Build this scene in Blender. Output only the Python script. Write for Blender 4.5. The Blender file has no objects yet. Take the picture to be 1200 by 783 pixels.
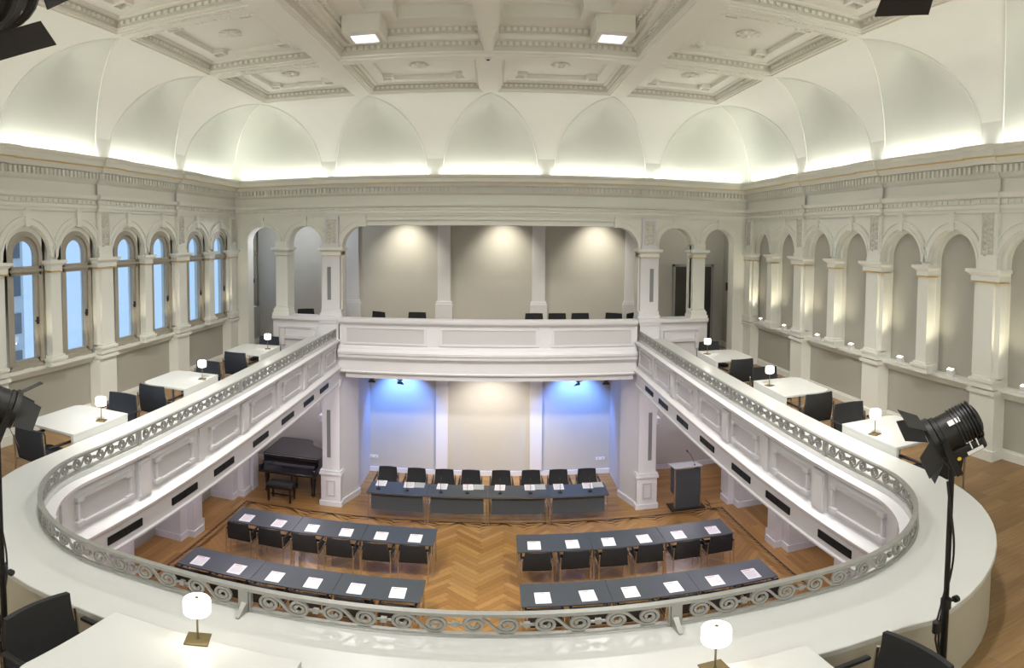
import bpy, bmesh, math, random
from math import pi, sin, cos, sqrt, atan2, radians, hypot
from mathutils import Vector, Matrix
random.seed(7)
S = bpy.context.scene
COL = S.collection

# ------------------------------------------------------------------ materials
def mat(name, col, rough=.5, metal=0, emit=None, estr=1, noise=0, nscale=8, bump=0, bscale=60, coat=0, spec=None):
    m = bpy.data.materials.new(name); m.use_nodes = True
    nt = m.node_tree; b = nt.nodes['Principled BSDF']
    b.inputs['Base Color'].default_value = (*col, 1); b.inputs['Roughness'].default_value = rough
    b.inputs['Metallic'].default_value = metal
    if coat: b.inputs['Coat Weight'].default_value = coat
    if spec is not None: b.inputs['Specular IOR Level'].default_value = spec
    if emit: b.inputs['Emission Color'].default_value = (*emit, 1); b.inputs['Emission Strength'].default_value = estr
    tc = nt.nodes.new('ShaderNodeTexCoord')
    if noise:
        n = nt.nodes.new('ShaderNodeTexNoise'); n.inputs['Scale'].default_value = nscale; n.inputs['Detail'].default_value = 4
        nt.links.new(tc.outputs['Object'], n.inputs['Vector'])
        mx = nt.nodes.new('ShaderNodeMix'); mx.data_type = 'RGBA'
        mx.inputs[6].default_value = (*[c*(1-noise) for c in col], 1); mx.inputs[7].default_value = (*[min(1, c*(1+noise)) for c in col], 1)
        nt.links.new(n.outputs['Fac'], mx.inputs[0]); nt.links.new(mx.outputs[2], b.inputs['Base Color'])
    if bump:
        n2 = nt.nodes.new('ShaderNodeTexNoise'); n2.inputs['Scale'].default_value = bscale
        nt.links.new(tc.outputs['Object'], n2.inputs['Vector'])
        bp = nt.nodes.new('ShaderNodeBump'); bp.inputs['Strength'].default_value = bump; bp.inputs['Distance'].default_value = .01
        nt.links.new(n2.outputs['Fac'], bp.inputs['Height']); nt.links.new(bp.outputs['Normal'], b.inputs['Normal'])
    return m

def wood_island(name, stops):
    """parquet: every block is an island of its own tone, with grain along noise"""
    m = bpy.data.materials.new(name); m.use_nodes = True
    nt = m.node_tree; b = nt.nodes['Principled BSDF']; b.inputs['Roughness'].default_value = .28
    g = nt.nodes.new('ShaderNodeNewGeometry'); r = nt.nodes.new('ShaderNodeValToRGB')
    el = r.color_ramp.elements
    el[0].position = stops[0][0]; el[0].color = (*stops[0][1], 1); el[1].position = stops[-1][0]; el[1].color = (*stops[-1][1], 1)
    for p, c in stops[1:-1]:
        e = el.new(p); e.color = (*c, 1)
    nt.links.new(g.outputs['Random Per Island'], r.inputs['Fac'])
    tc = nt.nodes.new('ShaderNodeTexCoord'); n = nt.nodes.new('ShaderNodeTexNoise'); n.inputs['Scale'].default_value = 26; n.inputs['Detail'].default_value = 6
    nt.links.new(tc.outputs['Object'], n.inputs['Vector'])
    mx = nt.nodes.new('ShaderNodeMix'); mx.data_type = 'RGBA'; mx.blend_type = 'MULTIPLY'; mx.inputs[0].default_value = .3
    nt.links.new(r.outputs['Color'], mx.inputs[6]); nt.links.new(n.outputs['Fac'], mx.inputs[7])
    nt.links.new(mx.outputs[2], b.inputs['Base Color'])
    return m

def plank_mat(name, c1, c2, c3, w=.13, l=1.3):
    m = bpy.data.materials.new(name); m.use_nodes = True
    nt = m.node_tree; b = nt.nodes['Principled BSDF']; b.inputs['Roughness'].default_value = .42
    tc = nt.nodes.new('ShaderNodeTexCoord')
    br = nt.nodes.new('ShaderNodeTexBrick'); br.inputs['Scale'].default_value = 1
    br.inputs['Brick Width'].default_value = l; br.inputs['Row Height'].default_value = w; br.inputs['Mortar Size'].default_value = .0025
    br.inputs['Color1'].default_value = (*c1, 1); br.inputs['Color2'].default_value = (*c2, 1); br.inputs['Mortar'].default_value = (*[c*.35 for c in c3], 1)
    br.offset = .37
    nt.links.new(tc.outputs['Object'], br.inputs['Vector'])
    mp = nt.nodes.new('ShaderNodeMapping'); mp.inputs['Scale'].default_value = (2.2, 26, 1)
    nt.links.new(tc.outputs['Object'], mp.inputs['Vector'])
    n = nt.nodes.new('ShaderNodeTexNoise'); n.inputs['Scale'].default_value = 1.6; n.inputs['Detail'].default_value = 6
    nt.links.new(mp.outputs[0], n.inputs['Vector'])
    rp = nt.nodes.new('ShaderNodeValToRGB'); rp.color_ramp.elements[0].position = .3; rp.color_ramp.elements[0].color = (*[c*1.0 for c in c3], 1)
    rp.color_ramp.elements[1].position = .72; rp.color_ramp.elements[1].color = (1, 1, 1, 1)
    nt.links.new(n.outputs['Fac'], rp.inputs['Fac'])
    mx = nt.nodes.new('ShaderNodeMix'); mx.data_type = 'RGBA'; mx.blend_type = 'MULTIPLY'; mx.inputs[0].default_value = .55
    nt.links.new(br.outputs['Color'], mx.inputs[6]); nt.links.new(rp.outputs['Color'], mx.inputs[7])
    nt.links.new(mx.outputs[2], b.inputs['Base Color'])
    return m

M = {}
M['white'] = mat('white_paint', (.65, .645, .665), .55, noise=.02, nscale=3)
M['ceilshade'] = mat('ceiling_moulding_shade', (.66, .65, .58), .7, noise=.03, nscale=4)  # ceiling paint darkened to put recess shade into the moulding sides
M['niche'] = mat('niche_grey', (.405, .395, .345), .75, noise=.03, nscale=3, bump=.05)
M['wall'] = mat('upper_wall_white', (.745, .75, .695), .55, noise=.02, nscale=3)
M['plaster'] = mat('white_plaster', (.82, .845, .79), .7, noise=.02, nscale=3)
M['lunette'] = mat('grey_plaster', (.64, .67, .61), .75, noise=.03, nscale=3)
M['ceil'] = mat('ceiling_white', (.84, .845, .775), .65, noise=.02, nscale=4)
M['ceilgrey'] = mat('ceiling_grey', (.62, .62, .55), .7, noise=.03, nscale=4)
M['grey'] = mat('grey_wall', (.47, .455, .41), .75, noise=.03, nscale=3, bump=.05)
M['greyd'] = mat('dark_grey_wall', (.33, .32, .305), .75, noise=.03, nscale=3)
M['panelgrey'] = mat('panel_grey', (.52, .515, .525), .6, noise=.02)
M['slot'] = mat('slot_grey', (.20, .205, .21), .5)
M['orn'] = mat('ornament_stucco', (.56, .55, .50), .7, noise=.45, nscale=38, bump=.6, bscale=40)
M['gold'] = mat('gilding', (.72, .52, .22), .4, .6)
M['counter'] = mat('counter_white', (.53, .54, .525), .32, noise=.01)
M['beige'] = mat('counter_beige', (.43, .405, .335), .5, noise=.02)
M['table'] = mat('dark_linoleum', (.056, .067, .076), .42, noise=.08, nscale=14)
M['fabric'] = mat('black_fabric', (.016, .0165, .018), .8, noise=.2, nscale=180, bump=.15, bscale=400)
M['bluefabric'] = mat('black_blue_fabric', (.016, .021, .032), .7, noise=.2, nscale=180, bump=.15, bscale=400)
M['chrome'] = mat('chrome', (.74, .70, .64), .22, 1)
M['steel'] = mat('railing_steel', (.36, .36, .34), .45, .6, noise=.1, nscale=30)
M['blackmetal'] = mat('black_metal', (.012, .012, .011), .45, .3, noise=.2, nscale=20)
M['black'] = mat('black_plastic', (.011, .011, .012), .45)
M['vent'] = mat('vent_black', (.03, .032, .032), .5)
M['piano'] = mat('piano_lacquer', (.006, .006, .009), .12, coat=.6)
M['ivory'] = mat('ivory_keys', (.8, .78, .72), .3)
M['paper'] = mat('paper_white', (.86, .86, .87), .8, noise=.02, nscale=60)
M['papergrey'] = mat('paper_grey', (.46, .48, .48), .5)
M['red'] = mat('print_red', (.65, .12, .14), .7)
M['ink'] = mat('print_grey', (.45, .45, .47), .8)
M['brass'] = mat('aged_brass', (.20, .16, .085), .38, .85)
M['shade'] = mat('lamp_glass', (.95, .93, .88), .4, emit=(1, .95, .85), estr=3.2)
M['door'] = mat('door_brown', (.050, .045, .034), .55, noise=.1, nscale=5)
M['winframe'] = mat('window_frame', (.36, .33, .27), .5, noise=.05)
M['base'] = mat('floor_base', (.03, .015, .007), .7)
M['border'] = mat('border_wood', (.045, .022, .012), .45)
M['label'] = mat('label_white', (.75, .75, .75), .6)
M['blueled'] = mat('blue_glow', (.2, .4, .8), .4, emit=(.45, .7, 1), estr=6)
M['glow'] = mat('lamp_glow', (1, .95, .85), .4, emit=(1, .92, .76), estr=5)
M['ceilglow'] = mat('ceiling_lamp_glow', (1, 1, 1), .3, emit=(1, .98, .94), estr=9)
M['lampglass'] = mat('ceiling_lamp_glass', (.9, .9, .9), .3, emit=(1, .99, .96), estr=1.1)
M['poster'] = mat('poster_paper', (.62, .64, .66), .7)
M['yellow'] = mat('yellow_cap', (.75, .5, .05), .5)
M['blue'] = mat('blue_cap', (.05, .12, .6), .5)
M['brick'] = mat('outside_brick', (.55, .50, .45), .9, noise=.3, nscale=9)
M['outwhite'] = mat('outside_white', (.86, .84, .80), .9, noise=.1, nscale=2)
M['parquet'] = wood_island('parquet_oak', [(0, (.33, .170, .050)), (.35, (.40, .215, .066)), (.6, (.44, .245, .078)), (.85, (.49, .28, .098)), (1, (.36, .185, .056))])
M['strip'] = wood_island('strip_oak', [(0, (.28, .140, .044)), (.4, (.37, .195, .060)), (.75, (.44, .245, .080)), (1, (.32, .165, .050))])
M['plank'] = plank_mat('gallery_oak', (.35, .222, .104), (.24, .146, .065), (.58, .47, .34))
def glass_mat():
    m = bpy.data.materials.new('window_glass'); m.use_nodes = True
    nt = m.node_tree; nt.nodes.clear()
    o = nt.nodes.new('ShaderNodeOutputMaterial'); mx = nt.nodes.new('ShaderNodeMixShader'); mx.inputs[0].default_value = .06
    t = nt.nodes.new('ShaderNodeBsdfTransparent'); t.inputs[0].default_value = (.92, .95, .97, 1)
    g = nt.nodes.new('ShaderNodeBsdfGlossy'); g.inputs['Roughness'].default_value = .02
    nt.links.new(t.outputs[0], mx.inputs[1]); nt.links.new(g.outputs[0], mx.inputs[2]); nt.links.new(mx.outputs[0], o.inputs[0])
    return m
M['glass'] = glass_mat()

# ------------------------------------------------------------------ mesh builder
class MB:
    def __init__(s): s.v = []; s.f = []; s.mi = []; s.cur = 0
    def add(s, vs, fs):
        b = len(s.v); s.v += [tuple(p) for p in vs]
        for f in fs: s.f.append([b+i for i in f]); s.mi.append(s.cur)
        return s
    def box(s, x0, x1, y0, y1, z0, z1):
        return s.add([(x, y, z) for x in (x0, x1) for y in (y0, y1) for z in (z0, z1)],
                     [(0, 1, 3, 2), (4, 6, 7, 5), (0, 4, 5, 1), (2, 3, 7, 6), (0, 2, 6, 4), (1, 5, 7, 3)])
    def hexa(s, lo, hi):
        """lo, hi: 4 points each (bottom ring, top ring)"""
        return s.add(list(lo)+list(hi), [(3, 2, 1, 0), (4, 5, 6, 7)]+[(i, (i+1) % 4, 4+(i+1) % 4, 4+i) for i in range(4)])
    def quad(s, a, b, c, d): return s.add([a, b, c, d], [(0, 1, 2, 3)])
    def obox(s, c, ax, ay, az, hx, hy, hz):
        c, ax, ay, az = Vector(c), Vector(ax).normalized(), Vector(ay).normalized(), Vector(az).normalized()
        P = lambda i, j, k: c+ax*hx*i+ay*hy*j+az*hz*k
        return s.hexa([P(-1, -1, -1), P(1, -1, -1), P(1, 1, -1), P(-1, 1, -1)], [P(-1, -1, 1), P(1, -1, 1), P(1, 1, 1), P(-1, 1, 1)])
    def prism(s, pts, z0, z1):
        n = len(pts)
        return s.add([(x, y, z0) for x, y in pts]+[(x, y, z1) for x, y in pts],
                     [list(range(n))[::-1], [n+i for i in range(n)]]+[(i, (i+1) % n, n+(i+1) % n, n+i) for i in range(n)])
    def lathe(s, prof, c=(0, 0, 0), n=20, axis='z', cap=True):
        vs = []; fs = []; m = len(prof)
        for i in range(n):
            a = 2*pi*i/n
            for r, h in prof:
                q = (r*cos(a), r*sin(a), h)
                if axis == 'x': q = (q[2], q[0], q[1])
                if axis == 'y': q = (q[0], q[2], q[1])
                vs.append((c[0]+q[0], c[1]+q[1], c[2]+q[2]))
        for i in range(n):
            j = (i+1) % n
            for k in range(m-1): fs.append((i*m+k, j*m+k, j*m+k+1, i*m+k+1))
        if cap:
            fs.append([i*m for i in range(n)][::-1]); fs.append([i*m+m-1 for i in range(n)])
        return s.add(vs, fs)
    def tube(s, pts, r, n=8, taper=None):
        pts = [Vector(p) for p in pts]; vs = []; fs = []; m = len(pts)
        up = None
        for i, p in enumerate(pts):
            t = (pts[min(i+1, m-1)]-pts[max(i-1, 0)]).normalized()
            if up is None: up = Vector((0, 0, 1)) if abs(t.z) < .9 else Vector((1, 0, 0))
            a = t.cross(up).normalized(); b = a.cross(t).normalized(); up = b
            rr = r if taper is None else r*(1+(taper-1)*i/(m-1))
            for k in range(n):
                q = p+a*rr*cos(2*pi*k/n)+b*rr*sin(2*pi*k/n); vs.append(q)
        for i in range(m-1):
            for k in range(n): fs.append((i*n+k, i*n+(k+1) % n, (i+1)*n+(k+1) % n, (i+1)*n+k))
        fs.append(list(range(n))[::-1]); fs.append([(m-1)*n+k for k in range(n)])
        return s.add(vs, fs)
    def rot(s, i0, mtx):
        for i in range(i0, len(s.v)): s.v[i] = tuple(mtx @ Vector(s.v[i]))
    weld = False
    def mesh(s, name, mats, smooth=35):
        me = bpy.data.meshes.new(name); me.from_pydata(s.v, [], s.f)
        for m_ in mats: me.materials.append(m_)
        if len(mats) > 1:
            for p, i in zip(me.polygons, s.mi): p.material_index = i
        bm = bmesh.new(); bm.from_mesh(me)
        if s.weld: bmesh.ops.remove_doubles(bm, verts=bm.verts[:], dist=.0004)
        bmesh.ops.recalc_face_normals(bm, faces=bm.faces[:]); bm.to_mesh(me); bm.free()
        if smooth:
            me.polygons.foreach_set('use_smooth', [True]*len(me.polygons)); me.set_sharp_from_angle(angle=radians(smooth))
        me.update(); return me

def obj(name, mb, m, parent=None, smooth=35, loc=None, bevel=0):
    mats = m if isinstance(m, (list, tuple)) else [m]
    me = mb.mesh(name, mats, smooth) if isinstance(mb, MB) else mb
    o = bpy.data.objects.new(name, me); COL.objects.link(o)
    if parent: o.parent = parent
    if loc: o.location = loc
    if bevel:
        bv = o.modifiers.new('edge', 'BEVEL'); bv.width = bevel; bv.segments = 2; bv.limit_method = 'ANGLE'
    return o
def struct(name, mb, m, parent=None, smooth=35, bevel=0, weld=False):
    if weld: mb.weld = True
    o = obj(name, mb, m, parent, smooth, bevel=bevel)
    if not parent: o['kind'] = 'structure'
    return o
def empty(name, loc=(0, 0, 0), rz=0):
    o = bpy.data.objects.new(name, None); COL.objects.link(o); o.location = loc; o.rotation_euler = (0, 0, rz); o.empty_display_size = .1
    return o
def tag(o, label, cat, group=None):
    o['label'] = label; o['category'] = cat
    if group: o['group'] = group
    return o
def thing(name, label, cat, loc=(0, 0, 0), rz=0, group=None): return tag(empty(name, loc, rz), label, cat, group)
def dup(root, loc, rz=0, label=None, group=None):
    r = root.copy(); COL.objects.link(r); r.location = loc; r.rotation_euler = (0, 0, rz)
    if label: r['label'] = label
    if group: r['group'] = group
    for ch in list(root.children):
        c = ch.copy(); COL.objects.link(c); c.parent = r
        for g in list(ch.children):
            d = g.copy(); COL.objects.link(d); d.parent = c
    return r
class Proto:
    """first use moves the built thing, later uses copy it"""
    def __init__(s, root): s.root = root; s.used = False
    def place(s, loc, rz, label, group=None):
        if not s.used:
            s.used = True; r = s.root; r.location = loc; r.rotation_euler = (0, 0, rz); r['label'] = label
            if group: r['group'] = group
            return r
        return dup(s.root, loc, rz, label, group)
ORD = ['first', 'second', 'third', 'fourth', 'fifth', 'sixth', 'seventh', 'eighth']

# ------------------------------------------------------------------ key dimensions (metres)
W = 5.55          # pier fronts on the side walls
WF = 5.62         # wall face
YB = 11.80        # pier fronts of the loggia
YF = 11.87        # loggia wall face
PB = 1.162        # pitch pier - column on the side walls
GZ = 3.30         # gallery floor
SILL = 4.28
CAP0, CAP1 = 5.61, 5.78
TOPZ = 6.49
COR = 7.30        # cornice top
CZ = 8.76         # underside of ceiling beams
YREAR = -2.2
YBACK = 13.88

MR = lambda u, z, p: (WF-p, u, z)
ML = lambda u, z, p: (-WF+p, u, z)
MBK = lambda u, z, p: (u, YF-p, z)
def wbox(mb, Mf, u0, u1, z0, z1, p0, p1):
    return mb.hexa([Mf(u0, z0, p0), Mf(u1, z0, p0), Mf(u1, z0, p1), Mf(u0, z0, p1)], [Mf(u0, z1, p0), Mf(u1, z1, p0), Mf(u1, z1, p1), Mf(u0, z1, p1)])
def arch_pts(uc, r, zs, n=20): return [(uc-r*cos(pi*i/n), zs+r*sin(pi*i/n)) for i in range(n+1)]
def arch_plate(mb, Mf, u0, u1, z0, z1, uc, r, zs, pf, pb, n=20, reveal=True):
    """plate with an arched opening; front face at pf, reveal back to pb"""
    ap = arch_pts(uc, r, zs, n)
    q = lambda a, b, c, d: mb.quad(Mf(*a, pf), Mf(*b, pf), Mf(*c, pf), Mf(*d, pf))
    q((u0, z0), (uc-r, z0), (uc-r, z1), (u0, z1)); q((uc+r, z0), (u1, z0), (u1, z1), (uc+r, z1))
    for a, b in zip(ap, ap[1:]): q(a, b, (b[0], z1), (a[0], z1))
    if reveal:
        line = [(uc-r, z0)]+ap+[(uc+r, z0)]
        for a, b in zip(line, line[1:]): mb.quad(Mf(*a, pf), Mf(*b, pf), Mf(*b, pb), Mf(*a, pb))
def arch_ring(mb, Mf, uc, zs, r0, r1, p0, p1, n=20, a0=0, a1=pi):
    for i in range(n):
        a, b = a0+(a1-a0)*i/n, a0+(a1-a0)*(i+1)/n
        P = lambda ang, r, p: Mf(uc-r*cos(ang), zs+r*sin(ang), p)
        mb.hexa([P(a, r0, p0), P(b, r0, p0), P(b, r1, p0), P(a, r1, p0)], [P(a, r0, p1), P(b, r0, p1), P(b, r1, p1), P(a, r1, p1)])

# ------------------------------------------------------------------ main floor: herringbone field, border line, straight strips
def build_floor():
    mb = MB()
    mb.cur = 0; mb.quad((-6, -2.2, -.012), (6, -2.2, -.012), (6, 14, -.012), (-6, 14, -.012))
    x0, x1, y1, y0 = -5.10, 4.86, 11.24, 2.0
    # herringbone blocks laid at 45 degrees, clipped to the field by their centre
    L, w = .62, .1033
    k = round(L/w)
    c = cos(pi/4)
    mb.cur = 1
    R = Matrix.Rotation(pi/4, 2); T = Vector((-.1, 6.6))
    for i in range(-140, 140):
        for j in range(-30, 30):
            # classic herringbone tiling on unit grid of w
            bx = i*w+j*L; by = i*w-j*L
            for hor in (0, 1):
                if hor: ax0, ax1, ay0, ay1 = bx, bx+L, by, by+w
                else: ax0, ax1, ay0, ay1 = bx+L, bx+L+w, by-L+w, by+w
                g = .0012
                P = [R @ Vector(p)+T for p in ((ax0+g, ay0+g), (ax1-g, ay0+g), (ax1-g, ay1-g), (ax0+g, ay1-g))]
                cx = sum(p.x for p in P)/4; cy = sum(p.y for p in P)/4
                if x0-.3 < cx < x1+.3 and y0-.3 < cy < y1+.3:
                    Q = [(min(max(p.x, x0), x1), min(max(p.y, y0), y1)) for p in P]
                    ar = abs(sum(Q[a][0]*Q[(a+1) % 4][1]-Q[(a+1) % 4][0]*Q[a][1] for a in range(4)))/2
                    if ar > .002: mb.quad(*[(a, b, 0) for a, b in Q])
    # dark border line
    mb.cur = 2; t = .035
    mb.quad((x0-t, y0, .001), (x0, y0, .001), (x0, y1+t, .001), (x0-t, y1+t, .001))
    mb.quad((x1, y0, .001), (x1+t, y0, .001), (x1+t, y1+t, .001), (x1, y1+t, .001))
    mb.quad((x0, y1, .001), (x1, y1, .001), (x1, y1+t, .001), (x0, y1+t, .001))
    # straight strips outside
    mb.cur = 3
    def strips(ax0, ax1, ay0, ay1, along):
        sw = .085
        a0, a1, b0, b1 = (ay0, ay1, ax0, ax1) if along == 'y' else (ax0, ax1, ay0, ay1)
        b = b0
        while b < b1-.01:
            a = a0-random.random()*1.1
            while a < a1:
                l = random.uniform(.9, 1.5); s0, s1 = max(a, a0), min(a+l, a1); be = min(b+sw, b1)
                if s1-s0 > .02:
                    if along == 'y': mb.quad((b+.001, s0+.001, 0), (be-.001, s0+.001, 0), (be-.001, s1-.001, 0), (b+.001, s1-.001, 0))
                    else: mb.quad((s0+.001, b+.001, 0), (s1-.001, b+.001, 0), (s1-.001, be-.001, 0), (s0+.001, be-.001, 0))
                a += l
            b += sw
    strips(-6, x0-t, 2, 11.24+t, 'y'); strips(x1+t, 6, 2, 11.24+t, 'y'); strips(-6, 6, y1+t, 13.9, 'x')
    o = struct('floor', mb, [M['base'], M['parquet'], M['border'], M['strip']], smooth=0)
build_floor()

# ------------------------------------------------------------------ side walls with arched bays
NB = 12      # bays counted from the loggia corner towards the camera
def bay_c(j): return 11.81-PB*(j+1)+.53 if j % 2 == 0 else 11.81-PB*j-.53
R1, R2 = .445, .375
ZS = 5.82      # springing
LAST_WIN = 6
def side_wall(name, Mf, right):
    mb = MB()
    yend = 11.78-PB*NB
    for j in range(NB):
        c = bay_c(j); u0, u1 = 11.78-PB*(j+1), 11.78-PB*j
        dp = -.07 if right else -.04; rr2 = R2 if right else .335
        arch_plate(mb, Mf, u0, u1, SILL-.02, TOPZ, c, R1, ZS, 0, dp)
        arch_plate(mb, Mf, c-R1-.06, c+R1+.06, SILL-.02, 6.40, c, rr2, ZS+.03, dp, -.16 if right else -.25)
    # frieze strip up to the cornice, and wall above to the cove
    mb.quad(Mf(yend, TOPZ, 0), Mf(YF, TOPZ, 0), Mf(YF, COR, 0), Mf(yend, COR, 0))
    # end pieces
    mb.quad(Mf(11.78, GZ, 0), Mf(YF, GZ, 0), Mf(YF, TOPZ, 0), Mf(11.78, TOPZ, 0))
    mb.quad(Mf(YREAR, GZ, 0), Mf(yend, GZ, 0), Mf(yend, COR, 0), Mf(YREAR, COR, 0))
    # sill board
    wbox(mb, Mf, yend, 11.78, SILL-.05, SILL, -.26, -.01)
    mb.cur = 1   # grey niche backs and wainscot
    for j in range(NB):
        c = bay_c(j)
        if right or j > LAST_WIN: wbox(mb, Mf, c-.5, c+.5, SILL-.02, 6.42, -.22, -.16 if right else -.25)
    mb.quad(Mf(YREAR, GZ-.35, -.14), Mf(YF, GZ-.35, -.14), Mf(YF, SILL-.05, -.14), Mf(YREAR, SILL-.05, -.14))
    mb.cur = 0   # moulding under the sill, outer skin
    for z0, z1, p in ((SILL-.10, SILL-.05, -.06), (SILL-.15, SILL-.10, -.10)):
        wbox(mb, Mf, yend, 11.78, z0, z1, -.16, p)
    # lobby part beyond the loggia wall
    mb.cur = 1
    if right: mb.quad(Mf(YF, GZ, -.26), Mf(YBACK, GZ, -.26), Mf(YBACK, 6.9, -.26), Mf(YF, 6.9, -.26))
    else:
        c = 13.38; arch_plate(mb, Mf, YF, YBACK, SILL, 6.9, c, .33, 5.86, -.26, -.36)
        mb.quad(Mf(YF, GZ, -.26), Mf(YBACK, GZ, -.26), Mf(YBACK, SILL, -.26), Mf(YF, SILL, -.26))
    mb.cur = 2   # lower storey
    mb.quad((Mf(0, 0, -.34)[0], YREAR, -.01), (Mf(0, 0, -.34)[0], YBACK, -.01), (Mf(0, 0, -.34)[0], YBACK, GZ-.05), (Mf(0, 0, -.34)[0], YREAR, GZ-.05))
    o = struct(name, mb, [M['wall'], M['niche'], M['greyd']], weld=True)
    # archivolts with keystones
    mb = MB()
    for j in range(NB):
        c = bay_c(j)
        arch_ring(mb, Mf, c, ZS, R1+.012, R1+.05, 0, .035)
        arch_ring(mb, Mf, c, ZS, R1+.05, R1+.105, 0, .022)
        arch_ring(mb, Mf, c, ZS, R1+.105, R1+.132, 0, .04)
        wbox(mb, Mf, c-.045, c+.045, ZS+R1-.01, TOPZ+.02, 0, .055)
    struct('trim_1' if not right else 'trim_2', mb, M['wall'])
    # baseboard
    mb = MB()
    for z0, z1, p in ((GZ, GZ+.11, -.10), (GZ+.11, GZ+.14, -.115)): wbox(mb, Mf, YREAR, YF, z0, z1, -.15, p)
    wbox(mb, Mf, YF, YBACK, GZ, GZ+.14, -.27, -.235)
    struct('baseboard_'+('right' if right else 'left'), mb, M['wall'])
side_wall('wall_right', MR, True); side_wall('wall_left', ML, False)

# window in each left bay: frame, transom, arched pane
def window(n, Mf, c, r, z0, zs, p, handle=True):
    root = empty('window_%d' % n); root['kind'] = 'structure'
    mb = MB(); f = .07
    line = [(c-r, z0)]+arch_pts(c, r, zs, 20)+[(c+r, z0)]
    inn = [(c-r+f, z0+f)]+arch_pts(c, r-f, zs, 20)+[(c+r-f, z0+f)]
    inn2 = [(c-r+.135, z0+.12)]+arch_pts(c, r-.135, zs, 20)+[(c+r-.135, z0+.12)]
    def band(A, B, pa, pb, pc):
        for i in range(len(A)-1):
            mb.quad(Mf(*A[i], pa), Mf(*A[i+1], pa), Mf(*B[i+1], pa), Mf(*B[i], pa))
            mb.quad(Mf(*B[i], pa), Mf(*B[i+1], pa), Mf(*B[i+1], pb), Mf(*B[i], pb))
            mb.quad(Mf(*A[i], pa), Mf(*A[i+1], pa), Mf(*A[i+1], pc), Mf(*A[i], pc))
    band(line, inn, p+.05, p+.02, p-.02); band(inn, inn2, p+.02, p-.03, p-.03)
    wbox(mb, Mf, c-r, c+r, z0-.01, z0+.055, p-.03, p+.05); wbox(mb, Mf, c-r+.03, c+r-.03, z0+.04, z0+.12, p-.03, p+.02)
    obj('window_frame', mb, M['winframe'], root)
    mb = MB()
    zt = zs-.21
    wbox(mb, Mf, c-r+.02, c+r-.02, zt-.06, zt+.06, p-.03, p+.05); wbox(mb, Mf, c-r+.02, c+r-.02, zt-.015, zt+.02, p+.05, p+.085)
    obj('transom', mb, M['winframe'], root)
    mb = MB(); q = inn2
    mb.add([Mf(u, z, p-.01) for u, z in q], [list(range(len(q)))])
    obj('window_pane', mb, M['glass'], root, smooth=0)
    mb = MB(); wbox(mb, Mf, c+r-.115, c+r-.09, z0+.60, z0+.70, p+.02, p+.045); wbox(mb, Mf, c+r-.17, c+r-.10, z0+.64, z0+.66, p+.045, p+.06)
    obj('window_handle', mb, M['black'], root)
    return root
for j in range(LAST_WIN+1): window(j+1, ML, bay_c(j), .335, SILL+.01, ZS+.04, -.08)
window(LAST_WIN+2, ML, 13.38, .335, SILL+.02, 5.86, -.33)

# piers (even) and small columns (odd) along the side walls
def pilaster_proto(wide):
    """front towards +X ... built with the wall face at x=0 and the room at +x"""
    root = empty('pilaster'); root['kind'] = 'structure'
    h = .135 if wide else .105; d = .07
    mb = MB()
    if wide:
        mb.box(-.14, d-.005, -h-.075, h+.075, GZ, SILL-.09)
        mb.box(-.14, d+.02, -h-.095, h+.095, GZ, GZ+.14)
    b0 = SILL-.09
    mb.box(-.1, d+.035, -h-.095, h+.095, b0, b0+.05) if wide else None
    mb.box(-.1, d+.02, -h-.06, h+.06, SILL-.02, SILL+.06)
    mb.box(-.1, d+.035, -h-.075, h+.075, SILL+.06, SILL+.10)
    mb.box(-.1, d+.018, -h-.03, h+.03, SILL+.10, SILL+.135)
    obj('pilaster_base', mb, M['wall'], root)
    mb = MB(); mb.box(-.1, d, -h, h, SILL+.13, CAP0)
    if wide: mb.box(-.1, d-.045, -h-.09, h+.09, SILL+.13, CAP0)
    obj('shaft', mb, M['wall'], root)
    mb = MB(); e = .09 if wide else 0
    mb.box(-.1, d+.015, -h-.015-e, h+.015+e, CAP0+.02, CAP0+.09)
    mb.hexa([(-.1, -h-.02-e, CAP0+.09), (d+.02, -h-.02-e, CAP0+.09), (d+.02, h+.02+e, CAP0+.09), (-.1, h+.02+e, CAP0+.09)],
            [(-.1, -h-.06-e, CAP0+.13), (d+.06, -h-.06-e, CAP0+.13), (d+.06, h+.06+e, CAP0+.13), (-.1, h+.06+e, CAP0+.13)])
    mb.box(-.1, d+.07, -h-.07-e, h+.07+e, CAP0+.13, CAP1)
    obj('capital', mb, M['wall'], root)
    mb = MB()
    for z in (CAP0, CAP0+.092): mb.box(-.1, d+.022, -h-.022-e, h+.022+e, z, z+.016)
    obj('gilded_band', mb, M['gold'], root)
    if wide:
        mb = MB()
        mb.box(-.02, d-.02, -h-.02, h+.02, CAP1, TOPZ+.02); mb.box(-.02, d, -h-.035, h+.035, CAP1, CAP1+.06); mb.box(-.02, d-.01, -h-.01, h+.01, CAP1+.12, CAP1+.15)
        for y in (-h, h-.03): mb.box(-.02, d-.005, y, y+.03, CAP1+.18, TOPZ)
        obj('pilaster_strip', mb, M['wall'], root)
        mb = MB(); z = CAP1+.20
        while z < TOPZ-.08:
            for y in (-.05, .05):
                i0 = len(mb.v); mb.lathe([(.001, .018), (.032, .01), (.042, 0)], (0, 0, 0), 8, cap=False)
                mb.rot(i0, Matrix.Translation((d-.018, y, z+(.03 if y > 0 else 0))) @ Matrix.Rotation(pi/2, 4, 'Y'))
            z += .075
        mb.box(-.02, d-.018, -h+.03, h-.03, CAP1+.18, TOPZ-.02)
        obj('relief_panel', mb, M['orn'], root)
    return root
pw, pn = pilaster_proto(True), pilaster_proto(False)
PW, PN = {'u': 0}, {'u': 0}
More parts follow.
